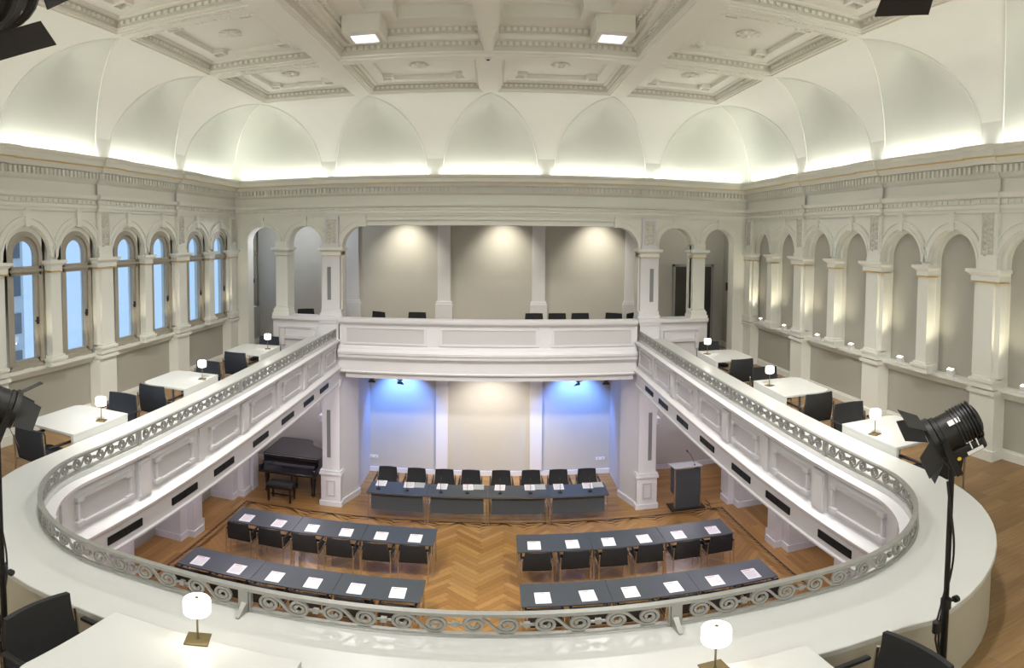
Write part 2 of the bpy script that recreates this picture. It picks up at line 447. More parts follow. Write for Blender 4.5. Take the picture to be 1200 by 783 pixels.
def put_pilaster(wide, loc, rz):
    p, st = (pw, PW) if wide else (pn, PN)
    if not st['u']: st['u'] = 1; p.location = loc; p.rotation_euler = (0, 0, rz); return p
    return dup(p, loc, rz)
for k in range(1, 11):
    u = 11.78-PB*k
    put_pilaster(k % 2 == 0, (WF, u, 0), pi); put_pilaster(k % 2 == 0, (-WF, u, 0), 0)
# corner piers (side wall meets loggia): one on each side wall, one on each loggia end
for s in (-1, 1):
    put_pilaster(True, (s*WF, 11.70, 0), pi if s > 0 else 0)

# ------------------------------------------------------------------ loggia wall (upper storey, back)
LA = [(-4.945, .345), (-3.93, .365), (3.92, .365), (4.94, .345)]
mb = MB()
arch_plate(mb, MBK, -5.30-.32, -4.425, GZ, TOPZ, LA[0][0], LA[0][1], 5.95, 0, -.30)
arch_plate(mb, MBK, -4.425, -3.45, GZ+1.0, TOPZ, LA[1][0], LA[1][1], 5.93, 0, -.30)
arch_plate(mb, MBK, 3.45, 4.425, GZ+1.0, TOPZ, LA[2][0], LA[2][1], 5.93, 0, -.30)
arch_plate(mb, MBK, 4.425, 5.62, GZ, TOPZ, LA[3][0], LA[3][1], 5.95, 0, -.30)
# centre: lintel with rounded upper corners
xc, rc, zl = 3.10, .46, 6.29
prof = [(-xc, GZ+.9), (-xc, zl-rc)]+[(-xc+rc-rc*cos(a), zl-rc+rc*sin(a)) for a in [pi/2*i/10 for i in range(1, 11)]]
prof += [(-x, z) for x, z in prof[::-1]]
for a, b in zip(prof, prof[1:]):
    if b[0] > a[0]: mb.quad(MBK(*a, 0), MBK(*b, 0), MBK(b[0], TOPZ, 0), MBK(a[0], TOPZ, 0))
    mb.quad(MBK(*a, 0), MBK(*b, 0), MBK(*b, -.30), MBK(*a, -.30))
for s in (-1, 1): mb.quad(MBK(s*3.10, GZ, 0), MBK(s*3.45, GZ, 0), MBK(s*3.45, TOPZ, 0), MBK(s*3.10, TOPZ, 0))
mb.quad(MBK(-5.62, TOPZ, 0), MBK(5.62, TOPZ, 0), MBK(5.62, COR, 0), MBK(-5.62, COR, 0))
struct('wall_loggia', mb, M['wall'])
mb = MB()
for (c, r), zs in zip(LA, (5.95, 5.93, 5.93, 5.95)):
    arch_ring(mb, MBK, c, zs, r+.012, r+.05, 0, .035); arch_ring(mb, MBK, c, zs, r+.05, r+.10, 0, .022); arch_ring(mb, MBK, c, zs, r+.10, r+.13, 0, .04)
    wbox(mb, MBK, c-.05, c+.05, zs+r-.01, TOPZ, 0, .055)
# mouldings of the wide opening: corner ribs, bracket blocks and lintel band
for s in (-1, 1):
    for r0, r1, p in ((rc-.005-.46+.46, rc+.04, .035), (rc+.04, rc+.10, .022), (rc+.10, rc+.13, .04)):
        for i in range(10):
            a, b = pi/2*i/10, pi/2*(i+1)/10
            P = lambda ang, r, p_: MBK(s*(-xc+rc-r*cos(ang)), zl-rc+r*sin(ang), p_)
            mb.hexa([P(a, r0, 0), P(b, r0, 0), P(b, r1, 0), P(a, r1, 0)], [P(a, r0, p), P(b, r0, p), P(b, r1, p), P(a, r1, p)])
    wbox(mb, MBK, s*(xc-rc)-.07, s*(xc-rc)+.07, zl-.02, TOPZ, 0, .07)
wbox(mb, MBK, -(xc-rc), xc-rc, zl, zl+.05, 0, .03); wbox(mb, MBK, -(xc-rc), xc-rc, zl+.11, zl+.15, 0, .045)
struct('trim_3', mb, M['wall'])

# columns and big piers of the loggia
def loggia_column(x):
    root = empty('column'); root['kind'] = 'structure'; root.location = (x, 11.86, 0)
    h = .135
    mb = MB()
    mb.box(-h-.06, h+.06, -h-.06, h+.06, 4.36, 4.42); mb.box(-h-.04, h+.04, -h-.04, h+.04, 4.42, 4.50); mb.box(-h-.015, h+.015, -h-.015, h+.015, 4.50, 4.54)
    obj('column_base', mb, M['wall'], root)
    mb = MB(); mb.box(-h, h, -h, h, 4.54, CAP0+.05); obj('shaft', mb, M['wall'], root, bevel=.012)
    mb = MB(); mb.box(-h-.015, h+.015, -h-.015, h+.015, CAP0+.06, CAP0+.13)
    mb.hexa([(-h-.02, -h-.02, CAP0+.13), (h+.02, -h-.02, CAP0+.13), (h+.02, h+.02, CAP0+.13), (-h-.02, h+.02, CAP0+.13)],
            [(-h-.07, -h-.07, CAP0+.17), (h+.07, -h-.07, CAP0+.17), (h+.07, h+.07, CAP0+.17), (-h-.07, h+.07, CAP0+.17)])
    mb.box(-h-.08, h+.08, -h-.08, h+.08, CAP0+.17, 5.83); mb.box(-h, h, -h, h, 5.83, 5.96)
    obj('capital', mb, M['wall'], root)
    mb = MB()
    for z in (CAP0+.045, CAP0+.13): mb.box(-h-.022, h+.022, -h-.022, h+.022, z, z+.014)
    obj('gilded_band', mb, M['gold'], root)
loggia_column(-4.43); loggia_column(4.42)
def big_pier(s):
    root = empty('pier'); root['kind'] = 'structure'
    x0, x1 = sorted((s*3.12, s*3.50))
    y0 = 11.64
    mb = MB()
    # lower storey: pedestal, shaft, deep inner block
    mb.box(x0-.06, x1+.06, y0-.06, YF+.25, 0, .13); mb.box(x0-.03, x1+.03, y0-.03, YF+.25, .13, .78)
    mb.box(x0-.06, x1+.06, y0-.06, YF+.25, .78, .84); mb.box(x0-.045, x1+.045, y0-.045, YF+.25, .84, .90)
    obj('pedestal', mb, M['white'], root, bevel=.008)
    mb = MB(); xa, xb = x0+.09, x1-.09
    for a in ((xa, xb, .26, .30), (xa, xb, .62, .66), (xa, xa+.035, .30, .62), (xb-.035, xb, .30, .62)): mb.box(a[0], a[1], y0-.05, y0-.02, a[2], a[3])
    obj('pedestal_panel', mb, M['panelgrey'], root)
    mb = MB(); mb.box(x0, x1, y0, YF+.25, .90, 3.0); mb.box(x0-.03, x1+.03, y0-.03, YF+.2, 2.86, 2.92); mb.box(x0-.045, x1+.045, y0-.045, YF+.2, 2.92, 3.02)
    mb.box(x0-.02, x1+.02, y0-.02, YF+.2, 3.02, 4.30); mb.box(x0-.06, x1+.06, y0-.06, YF+.2, 4.30, 4.38); mb.box(x0-.04, x1+.04, y0-.04, YF+.2, 4.24, 4.30)
    mb.box(x0-.04, x1+.04, y0-.04, YF+.2, 3.18, 3.24)
    # upper base, shaft
    mb.box(x0-.05, x1+.05, y0+.06, YF+.2, 4.38, 4.44); mb.box(x0-.03, x1+.03, y0+.08, YF+.2, 4.44, 4.52); mb.box(x0, x1, y0+.1, YF+.2, 4.52, CAP0+.05)
    mb.box(x0+.04, x1-.04, y0+.12, YF, 5.83, TOPZ)
    mb.box(x0+.02, x1-.02, y0+.10, YF, 5.83, 5.90); mb.box(x0+.07, x1-.07, y0+.105, YF, 6.42, TOPZ)
    obj('shaft', mb, M['white'], root)
    # deep block carrying the balcony end (lower storey)
    ya = 12.46; xi = s*2.86
    mb = MB(); q = [(s*3.14, 11.74), (s*3.45, 11.74), (s*3.45, ya), (xi-.0, ya), (xi, 12.2)]
    q = [(s*3.12, 11.70), (s*3.50, 11.70), (s*3.50, ya), (s*2.90, ya), (s*2.90, ya-.06)]
    mb.prism(q if s > 0 else q[::-1], 0, 3.2)
    q = [(s*3.09, 11.67), (s*3.50, 11.67), (s*3.50, ya+.03), (s*2.86, ya+.03), (s*2.86, ya-.07)]
    mb.prism(q if s > 0 else q[::-1], 0, .14)
    obj('inner_block', mb, M['white'], root)
    mb = MB(); mb.box(x0-.02, x1+.02, y0+.08, YF+.2, CAP0+.06, CAP0+.13)
    mb.hexa([(x0-.02, y0+.08, CAP0+.13), (x1+.02, y0+.08, CAP0+.13), (x1+.02, YF+.2, CAP0+.13), (x0-.02, YF+.2, CAP0+.13)],
            [(x0-.07, y0+.03, CAP0+.17), (x1+.07, y0+.03, CAP0+.17), (x1+.07, YF+.2, CAP0+.17), (x0-.07, YF+.2, CAP0+.17)])
    mb.box(x0-.08, x1+.08, y0+.02, YF+.2, CAP0+.17, 5.83)
    obj('capital', mb, M['wall'], root)
    mb = MB()
    for z in (CAP0+.045, CAP0+.13): mb.box(x0-.024, x1+.024, y0+.076, YF+.2, z, z+.015)
    obj('gilded_band', mb, M['gold'], root)
    mb = MB(); xm = (x0+x1)/2; z = 5.95
    while z < 6.38:
        for dx in (-.05, .05):
            i0 = len(mb.v); mb.lathe([(.001, .016), (.032, .01), (.042, 0)], (0, 0, 0), 8, cap=False)
            mb.rot(i0, Matrix.Translation((xm+dx, y0+.122, z+(.03 if dx > 0 else 0))) @ Matrix.Rotation(pi/2, 4, 'X'))
        z += .075
    mb.box(xm-.11, xm+.11, y0+.115, y0+.13, 5.92, 6.42)
    obj('relief_panel', mb, M['orn'], root)
    xm = s*3.31-.0
    for z0, z1, yy in ((4.72, 5.42, y0+.1), (1.20, 2.32, y0)):
        mb = MB(); mb.box(xm-.035+s*.05, xm+.045+s*.05, yy-.008, yy+.01, z0, z1); obj('slot_panel', mb, M['slot'], root)
big_pier(-1); big_pier(1)

# ------------------------------------------------------------------ cornice around three walls (with breaks at the piers)
PROF = [(6.49, 0), (6.49, .03), (6.54, .03), (6.54, .055), (6.585, .055), (6.60, .03), (6.665, .03), (6.68, .07), (6.715, .09), (6.745, .09), (6.745, .012),
        (6.915, .012), (6.925, .04), (6.955, .07), (6.97, .07), (6.97, .085), (7.085, .085), (7.085, .16), (7.11, .17), (7.14, .21), (7.165, .23), (7.165, .27), (7.235, .27), (7.26, .30), (7.30, .31), (7.30, -.02)]
def cornice_piece(mb, Mf, u0, u1, mit0, mit1, extra=0, prof=PROF):
    pts0 = [Mf(u0+(p*mit0), z, p+extra) for z, p in prof]; pts1 = [Mf(u1-(p*mit1), z, p+extra) for z, p in prof]
    n = len(prof); mb.add(pts0+pts1, [(i, i+1, n+i+1, n+i) for i in range(n-1)]+[list(range(n)), [n+i for i in range(n)]])
pier_side = [11.78-PB*k for k in range(2, 11, 2)]
for idx, (nm, Mf, lo, hi, piers, m0, m1) in enumerate((('trim_4', ML, YREAR, YF, pier_side, 0, 1), ('trim_5', MR, YREAR, YF, pier_side, 0, 1), ('trim_6', MBK, -WF, WF, [-3.31, 3.31], 1, 1))):
    mb = MB(); cornice_piece(mb, Mf, lo, hi, m0, m1)
    for p in piers: cornice_piece(mb, Mf, p-.17, p+.17, -.35, -.35, .05)
    if idx == 2:   # the long lintel projects slightly in the middle
        pass
    # dentils and bead row
    u = lo+.05
    while u < hi-.12:
        near = any(abs(u+.025-p) < .2 for p in piers)
        e = .05 if near else 0
        wbox(mb, Mf, u, u+.045, 6.985, 7.075, .07+e, .135+e)
        u += .085
    u = lo+.1
    while u < hi-.1:
        e = .05 if any(abs(u+.03-p) < .2 for p in piers) else 0
        wbox(mb, Mf, u, u+.07, 6.61, 6.655, .02+e, .048+e); u += .105
    struct(nm, mb, M['wall'])
    # thin gilded line under the corona
    mb = MB(); g = [(7.150, .20), (7.150, .245), (7.163, .245), (7.163, .20)]
    cornice_piece(mb, Mf, lo, hi, m0, m1, 0, g)
    for p in piers: cornice_piece(mb, Mf, p-.17, p+.17, -.35, -.35, .05, g)
    struct('trim_%d' % (idx+7), mb, M['gold'])

# ------------------------------------------------------------------ cove with lunettes
CD = 1.24; CH = CZ-COR
def cove_bay(mbc, mbl, mbe, F, hp, left_corner=False, right_corner=False, M_=22, K=5):
    """F(v, d, z): v along the wall from bay centre (m), d = distance in from the wall"""
    ts = [pi/2*i/M_ for i in range(M_+1)]
    w0 = .865*hp
    for side, corner in ((-1, left_corner), (1, right_corner)):
        rows = []
        for t in ts:
            if corner: w = CD*cos(t)*.98
            else: w = w0*cos(t)
            rows.append((w, CD*(1-cos(t)), COR+CH*sin(t)))
        for (wa, da, za), (wb, db, zb) in zip(rows, rows[1:]):
            # lunette wall half
            n = 7
            D = lambda f, d: d*(1-.55*(1-f*f))
            for i in range(n):
                f0, f1 = i/n, (i+1)/n
                mbl.quad(F(side*wa*f0, D(f0, da), za), F(side*wa*f1, D(f1, da), za), F(side*wb*f1, D(f1, db), zb), F(side*wb*f0, D(f0, db), zb))
            if not corner:
                for i in range(K):
                    fa = lambda k, w: w+(hp-w)*k/K
                    if za < COR+.02:
                        pass
                    mbc.quad(F(side*fa(i, wa), da, za), F(side*fa(i+1, wa), da, za), F(side*fa(i+1, wb), db, zb), F(side*fa(i, wb), db, zb))
        if not corner:
            q = [(side*(w0+.012), 0), (side*hp, 0), (side*hp, .05), (side*(w0+.012), .05)]
            mbc.hexa([F(v, d, COR-.01) for v, d in q], [F(side*(w0+.012), 0, COR+.36), F(side*hp, 0, COR+.36), F(side*hp, .04, COR+.36), F(side*(w0-.02), .04, COR+.36)])
        # raised rim along the groin
        mbe.tube([F(side*w, d+.004, z-.004) for w, d, z in rows], .011, 5)
WC = 5.60
for nm, kind in (('left', 'L'), ('right', 'R'), ('back', 'B')):
    a, b, c = MB(), MB(), MB()
    if kind == 'B':
        for i, cx in enumerate((-4.40, -2.26, 0, 2.26, 4.40)):
            hp = 1.01 if i in (0, 4) else 1.13
            F = lambda v, d, z, cx=cx: (cx+v, 11.88-d, z)
            cove_bay(a, b, c, F, hp, left_corner=(i == 0), right_corner=(i == 4))
    else:
        s = -1 if kind == 'L' else 1
        for k in (1, 3, 5, 7, 9, 11):
            cy = 11.80-PB*k if k > 1 else 10.64
            F = lambda v, d, z, cy=cy: (s*(WC+.02-d), cy+v, z)
            cove_bay(a, b, c, F, PB, right_corner=(k == 1))
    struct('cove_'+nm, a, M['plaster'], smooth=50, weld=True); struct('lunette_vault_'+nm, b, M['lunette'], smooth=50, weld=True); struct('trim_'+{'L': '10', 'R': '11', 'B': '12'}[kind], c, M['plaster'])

# ------------------------------------------------------------------ coffered ceiling
def rect_sweep(mb, x0, x1, y0, y1, prof):
    R = lambda i, z: [(x0+i, y0+i, z), (x1-i, y0+i, z), (x1-i, y1-i, z), (x0+i, y1-i, z)]
    for (i0, z0), (i1, z1) in zip(prof, prof[1:]):
        A, B = R(i0, z0), R(i1, z1)
        for k in range(4): mb.quad(A[k], A[(k+1) % 4], B[(k+1) % 4], B[k])
def dentil_rect(mb, x0, x1, y0, y1, z0, z1, depth, pitch=.09, wd=.05):
    x = x0+.06
    while x < x1-.1:
        mb.box(x, x+wd, y0, y0+depth, z0, z1); mb.box(x, x+wd, y1-depth, y1, z0, z1); x += pitch
    y = y0+.06
    while y < y1-.1:
        mb.box(x0, x0+depth, y, y+wd, z0, z1); mb.box(x1-depth, x1, y, y+wd, z0, z1); y += pitch
mb = MB()
Q = lambda x0, x1, y0, y1, z=CZ: mb.quad((x0, y0, z), (x1, y0, z), (x1, y1, z), (x0, y1, z))
YC1 = 10.66
ylines = [(8.30, 8.59), (5.87, 6.16), (3.54, 3.83), (1.21, 1.50), (-1.12, -.83)]
for s in (-1, 1):
    xs = lambda a, b: (min(s*a, s*b), max(s*a, s*b))
    Q(*xs(4.30, 4.42), YREAR, YC1+.06); Q(*xs(2.19, 2.5), YREAR, YC1+.06)
    for y0, y1 in ylines: Q(*xs(2.5, 4.30), y0, y1)
    Q(*xs(2.5, 4.30), YC1-.06, YC1+.06)
Q(-2.19, 2.19, 8.40, 8.59); Q(-2.19, 2.19, YC1-.06, YC1+.06); Q(-.14, .14, 8.59, YC1-.06); Q(-2.19, 2.19, YREAR, 1.5)
coffers = []
for s in (-1, 1):
    xs = (min(s*2.5, s*4.30), max(s*2.5, s*4.30))
    coffers.append((*xs, 8.59, YC1-.06))
    coffers.append((min(s*.14, s*2.19), max(s*.14, s*2.19), 8.59, YC1-.06))
    for (a0, a1), (b0, b1) in zip(ylines, ylines[1:]): coffers.append((*xs, b1, a0))
ROS = []
mg = MB()
for x0, x1, y0, y1 in coffers:
    rect_sweep(mb, x0, x1, y0, y1, [(0, CZ), (0, CZ+.022), (.035, CZ+.026), (.035, CZ+.050), (.06, CZ+.054)])
    mb.cur = 2; rect_sweep(mb, x0, x1, y0, y1, [(.06, CZ+.054), (.065, CZ+.14), (.10, CZ+.152)]); mb.cur = 0  # coffer side band carries painted shade
    rect_sweep(mb, x0, x1, y0, y1, [(.10, CZ+.152), (.15, CZ+.158), (.15, CZ+.185), (.26, CZ+.185)])
    dentil_rect(mb, x0+.062, x1-.062, y0+.062, y1-.062, CZ+.09, CZ+.135, .03)
    z = CZ+.185; i = .26; n = .24; X0, X1, Y0, Y1 = x0+i, x1-i, y0+i, y1-i
    for fx in (0, 1):
        for fy in (0, 1):
            ax = X0 if fx == 0 else X1-n; ay = Y0 if fy == 0 else Y1-n
            b = .045
            # corner block with its own small sunk square
            for q in ((ax, ax+n, ay, ay+b), (ax, ax+n, ay+n-b, ay+n), (ax, ax+b, ay+b, ay+n-b), (ax+n-b, ax+n, ay+b, ay+n-b)): mb.box(q[0], q[1], q[2], q[3], z-.001, z+.075)
            # border bars joining the corners
    bw = .07
    for q in ((X0+n, X1-n, Y0, Y0+bw), (X0+n, X1-n, Y1-bw, Y1)): mb.box(*q, z-.001, z+.075)
    for q in ((X0, X0+bw, Y0+n, Y1-n), (X1-bw, X1, Y0+n, Y1-n)): mb.box(*q, z-.001, z+.075)
    mb.quad((X0-.05, Y0-.05, z+.075), (X1+.05, Y0-.05, z+.075), (X1+.05, Y1+.05, z+.075), (X0-.05, Y1+.05, z+.075))
    ROS.append(((x0+x1)/2, (y0+y1)/2, z+.075))
# beam dentils: two rows along the underside edges of the beams
for s in (-1, 1):
    for y0, y1 in ylines:
        for y in (y0+.05, y1-.07):
            x = 2.55
            while x < 4.25: mb.box(min(s*x, s*(x+.035)), max(s*x, s*(x+.035)), y, y+.02, CZ-.012, CZ+.01); x += .06
# deep centre field
bx0, bx1, by0, by1 = -2.19, 2.19, 1.5, 8.40
rect_sweep(mb, bx0, bx1, by0, by1, [(0, CZ), (0, CZ+.03), (.045, CZ+.036), (.045, CZ+.07)])
mb.cur = 2; rect_sweep(mb, bx0, bx1, by0, by1, [(.045, CZ+.07), (.06, CZ+.13), (.08, CZ+.14), (.08, CZ+.21)]); mb.cur = 0  # same painted shade on the deep field's side walls
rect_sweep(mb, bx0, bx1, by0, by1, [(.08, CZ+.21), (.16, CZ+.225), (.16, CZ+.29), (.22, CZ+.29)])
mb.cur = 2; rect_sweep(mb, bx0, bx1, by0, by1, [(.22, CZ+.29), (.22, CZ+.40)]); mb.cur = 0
rect_sweep(mb, bx0, bx1, by0, by1, [(.22, CZ+.40), (.30, CZ+.43)])
dentil_rect(mb, bx0+.08, bx1-.08, by0+.08, by1-.08, CZ+.15, CZ+.20, .03); dentil_rect(mb, bx0+.22, bx1-.22, by0+.22, by1-.22, CZ+.33, CZ+.385, .03)
zz = CZ+.43
for fx in (-1, 1):
    for yc in (by1-.62, by0+.62):
        # corner boxes that carry the glass lights
        mb.box(min(fx*1.40, fx*1.92), max(fx*1.40, fx*1.92), yc-.24, yc+.28, CZ+.16, zz+.02)
mb.box(-.14, .14, by0, by1, CZ+.22, zz+.4); mb.hexa([(-.06, by1-.45, CZ+.12), (.06, by1-.45, CZ+.12), (.06, by1-.05, CZ+.06), (-.06, by1-.05, CZ+.06)], [(-.12, by1-.6, CZ+.23), (.12, by1-.6, CZ+.23), (.12, by1, CZ+.23), (-.12, by1, CZ+.23)])
mb.box(bx0, bx1, 4.85, 5.12, CZ+.26, zz+.4)
for s in (-1, 1):
    for yy0, yy1 in ((5.12, by1-.80), (by0+.80, 4.85)):
        X0, X1 = (.20, bx1-.62); n = .36; yo = .16
        ya, yb2 = yy0-(yo if yy0 < 5 else -.05), yy1+(yo if yy1 > 5 else -.05)
        far = yy1 > 5
        # cross-cornered recess in two steps; the notches lie at the outer corners
        def outline(e):
            x0, x1, a, b = X0+e, X1-e, ya+e, yb2-e
            if far: return [(x0, a), (x1, a), (x1, b-n), (x1-n, b-n), (x1-n, b), (x0, b)]
            return [(x0, a), (x1-n, a), (x1-n, a+n), (x1, a+n), (x1, b), (x0, b)]
        P0, P1, P2 = outline(0), outline(.10), outline(.13)
        ring = lambda A, za, B, zb: [mb.quad((s*A[k][0], A[k][1], za), (s*A[(k+1) % 6][0], A[(k+1) % 6][1], za), (s*B[(k+1) % 6][0], B[(k+1) % 6][1], zb), (s*B[k][0], B[k][1], zb)) for k in range(6)]
        PA = outline(-.07)
        ring(PA, zz, PA, zz-.035); ring(PA, zz-.035, P0, zz-.035); ring(P0, zz-.035, P0, zz+.15); ring(P0, zz+.15, P1, zz+.15); ring(P1, zz+.15, P1, zz+.19); ring(P1, zz+.19, P2, zz+.20); ring(P2, zz+.20, P2, zz+.34)
        # flat soffit around the recess
        fb, fa = (by1-.28, ya) if far else (yb2, by0+.28)
        for q in ((X1, bx1-.28, fa-.3, fb+.0), (.0, X0, fa-.3, fb)): mb.quad(*[(s*x, y, zz) for x, y in ((q[0], q[2]), (q[1], q[2]), (q[1], q[3]), (q[0], q[3]))])
        yq = (yb2, by1-.28) if far else (by0+.28, ya)
        mb.quad(*[(s*x, y, zz) for x, y in ((X0, yq[0]), (X1, yq[0]), (X1, yq[1]), (X0, yq[1]))])
        yn = (yb2-n, yb2) if far else (ya, ya+n)
        mb.quad(*[(s*x, y, zz) for x, y in ((X1-n, yn[0]), (X1, yn[0]), (X1, yn[1]), (X1-n, yn[1]))])
        ROS.append((s*.72, (yy0+yy1)/2+.35, zz+.34)); ROS.append((s*.72, (yy0+yy1)/2-.6, zz+.34))
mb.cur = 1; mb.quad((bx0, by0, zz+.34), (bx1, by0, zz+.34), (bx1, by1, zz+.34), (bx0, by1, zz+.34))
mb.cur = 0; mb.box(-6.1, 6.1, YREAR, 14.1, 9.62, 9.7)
struct('ceiling', mb, [M['ceil'], M['ceilgrey'], M['ceilshade']])
# flower rosettes of the coffers
mr = MB()
for k in range(8):
    a = 2*pi*k/8; c, s_ = cos(a), sin(a)
    i0 = len(mr.v); mr.lathe([(.001, .0), (.03, -.012), (.045, -.03), (.03, -.045), (.001, -.05)], (0, 0, 0), 8, cap=False)
    mr.rot(i0, Matrix.Translation((c*.10, s_*.10, 0)) @ Matrix.Rotation(a, 4, 'Z') @ Matrix.Diagonal((1.7, .9, 1, 1)))
mr.lathe([(.14, 0), (.15, -.012), (.13, -.022), (.05, -.02), (.045, -.05), (.03, -.075), (.001, -.08)], (0, 0, 0), 20, cap=False)
rme = mr.mesh('ceiling_rosette', [M['ceil']])
for p in ROS:
    o = obj('ceiling_rosette', rme, M['ceil'], loc=p); o['kind'] = 'structure'
# rear wall and outer shells that close the room
mb = MB(); mb.box(-6.1, 6.1, YREAR-.1, YREAR, -.05, 9.7); struct('wall_rear', mb, M['plaster'])

# ------------------------------------------------------------------ back wall (upper and lower), stage ceiling, loggia ceiling
mb = MB()
mb.cur = 0; mb.box(-6.0, 6.0, YBACK, YBACK+.12, -.01, 6.95)
for s in (-1, 1):
    pass
struct('wall_back', mb, [M['grey']])
mb = MB()
for x in (-3.37, -1.115, 1.15, 3.42):
    w = .155
    mb.box(x-w, x+w, YBACK-.07, YBACK, 4.5, 6.86); mb.box(x-w-.05, x+w+.05, YBACK-.11, YBACK, GZ, 4.44); mb.box(x-w-.03, x+w+.03, YBACK-.09, YBACK, 4.44, 4.5)
for x in (-1.16, 1.12):
    mb.box(x-.145, x+.145, YBACK-.06, YBACK, .16, 3.08)
struct('trim_13', mb, M['white'])
mb = MB()
mb.box(-6, 6, YBACK-.035, YBACK, 0, .13); mb.box(-6, 6, YBACK-.03, YBACK, GZ, GZ+.13); struct('baseboard_back', mb, M['white'])
mb = MB(); mb.cur = 0; mb.box(-6.0, 6.0, YF+.02, YBACK+.1, 6.86, 6.92); struct('ceiling_loggia', mb, M['plaster'])
mb = MB()
mb.box(-2.98, 2.98, YF-.2, YBACK, 3.08, 3.2)
struct('ceiling_stage', mb, M['white'])
# inner partition walls of the stage recess and side recesses (lower storey)
mb = MB()
for s in (-1, 1):
    mb.box(min(s*2.95, s*3.45), max(s*2.95, s*3.45), 12.40, YBACK, 0, 3.2)
struct('wall_stage_sides', mb, M['panelgrey'])

# ------------------------------------------------------------------ gallery plan: straight sides, rounded front
X0 = -.045; HX = 3.12; RR = 1.17; YFR = 2.55; YEND = 11.62
SL = YEND-(YFR+RR); AL = pi/2*RR; FL = 2*(HX-RR); STOT = 2*SL+2*AL+FL
def PP(s, d):
    """point on the gallery edge: s runs from the left end round the front to the right end, d = outwards"""
    if s < SL: return (X0-HX-d, YEND-s)
    s -= SL
    if s < AL:
        a = s/RR; return (X0-HX+RR-(RR+d)*cos(a), YFR+RR-(RR+d)*sin(a))
    s -= AL
    if s < FL: return (X0-HX+RR+s, YFR-d)
    s -= FL
    if s < AL:
        a = s/RR; return (X0+HX-RR+(RR+d)*sin(a), YFR+RR-(RR+d)*cos(a))
    s -= AL
    return (X0+HX+d, YFR+RR+s)
def s_samples(s0, s1, step=.09):
    br = [SL, SL+AL, SL+AL+FL, SL+2*AL+FL]; out = [s0]
    for lo, hi in ((br[0], br[1]), (br[2], br[3])):
        n = 16
        out += [lo+(hi-lo)*i/n for i in range(n+1) if s0+1e-4 < lo+(hi-lo)*i/n < s1-1e-4]
    return sorted(out+[s1])
def dout(s):
    K = [(0, .575), (SL-.6, .575), (SL+AL*.5, .49), (SL+AL, .435), (SL+AL+FL*.25, .44), (SL+AL+FL, .53), (SL+2*AL, .545), (SL+2*AL+1, .575), (STOT, .575)]
    for (a, p), (b, q) in zip(K, K[1:]):
        if a <= s <= b: return p+(q-p)*(s-a)/(b-a)
    return .575
def path_sweep(mb, prof, s0=0, s1=STOT, closed=True, vary=False):
    ss = s_samples(s0, s1)
    if vary: ss = sorted(set(ss+[SL-.6, SL+AL+FL*.25, SL+2*AL+1]))
    n = len(prof); vs = []; fs = []
    for s in ss:
        for d, z in prof: x, y = PP(s, d-.575+dout(s) if vary and d > .3 else d); vs.append((x, y, z))
    for i in range(len(ss)-1):
        for k in range(n if closed else n-1): fs.append((i*n+k, i*n+(k+1) % n, (i+1)*n+(k+1) % n, (i+1)*n+k))
    if closed: fs.append(list(range(n))); fs.append([(len(ss)-1)*n+k for k in range(n)])
    mb.add(vs, fs)
def path_box(mb, s0, s1, d0, d1, z0, z1): path_sweep(mb, [(d0, z0), (d1, z0), (d1, z1), (d0, z1)], s0, s1)

# parapet wall with mouldings (hall side is d < 0)
mb = MB()
path_sweep(mb, [(.03, 2.93), (-.045, 2.93), (-.05, 2.955), (-.03, 2.97), (-.03, 3.20), (-.055, 3.215), (-.07, 3.25), (-.095, 3.27), (-.10, 3.30), (-.075, 3.33), (-.05, 3.345), (-.035, 3.365), (-.01, 3.37),
                (-.01, 3.80), (-.03, 3.815), (-.055, 3.845), (-.085, 3.86), (-.09, 3.895), (-.055, 3.90), (.03, 3.90)])
posts_L = [YEND-9.44, YEND-6.97, YEND-4.60]
sF = SL+AL
posts = posts_L+[sF+FL/2-1.03, sF+FL/2+1.006]+[STOT-(YEND-4.56), STOT-(YEND-6.84), STOT-(YEND-9.12)]
allp = [0.0]+posts+[STOT]
mb2 = MB()
for i in range(len(allp)-1):
    a, b = allp[i], allp[i+1]
    n = max(2, round((b-a)/1.17))
    if 4 < b-a: n = 5
    for k in range(n):
        p0, p1 = a+(b-a)*k/n, a+(b-a)*(k+1)/n
        # pilaster block at posts, thin strip between panels
        if k == 0 and i > 0: path_box(mb, p0-.105, p0+.105, -.05, 0, 3.37, 3.80); path_box(mb, p0-.085, p0+.085, -.06, 0, 3.40, 3.77)
        elif k > 0: path_box(mb, p0-.055, p0+.055, -.035, 0, 3.37, 3.80)
        q0, q1 = p0+.21, p1-.21
        z0, z1 = 3.44, 3.745; t = .03
        for A in ((q0+.05, q1-.05, z0, z0+t), (q0+.05, q1-.05, z1-t, z1), (q0, q0+t, z0+.07, z1-.07), (q1-t, q1, z0+.07, z1-.07)):
            path_box(mb, A[0], A[1], -.045, 0, A[2], A[3])
        for ss in (q0, q1-.075):
            for zz_ in (z0-.012, z1-.062): path_box(mb, ss-.012, ss+.087, -.052, 0, zz_+.01, zz_+.06)
        path_box(mb2, q0+t, q1-t, -.018, 0, z0+t, z1-t)
pr = empty('wall_parapet'); pr['kind'] = 'structure'
obj('parapet_face', mb, M['white'], pr); obj('parapet_panel', mb2, M['panelgrey'], pr)

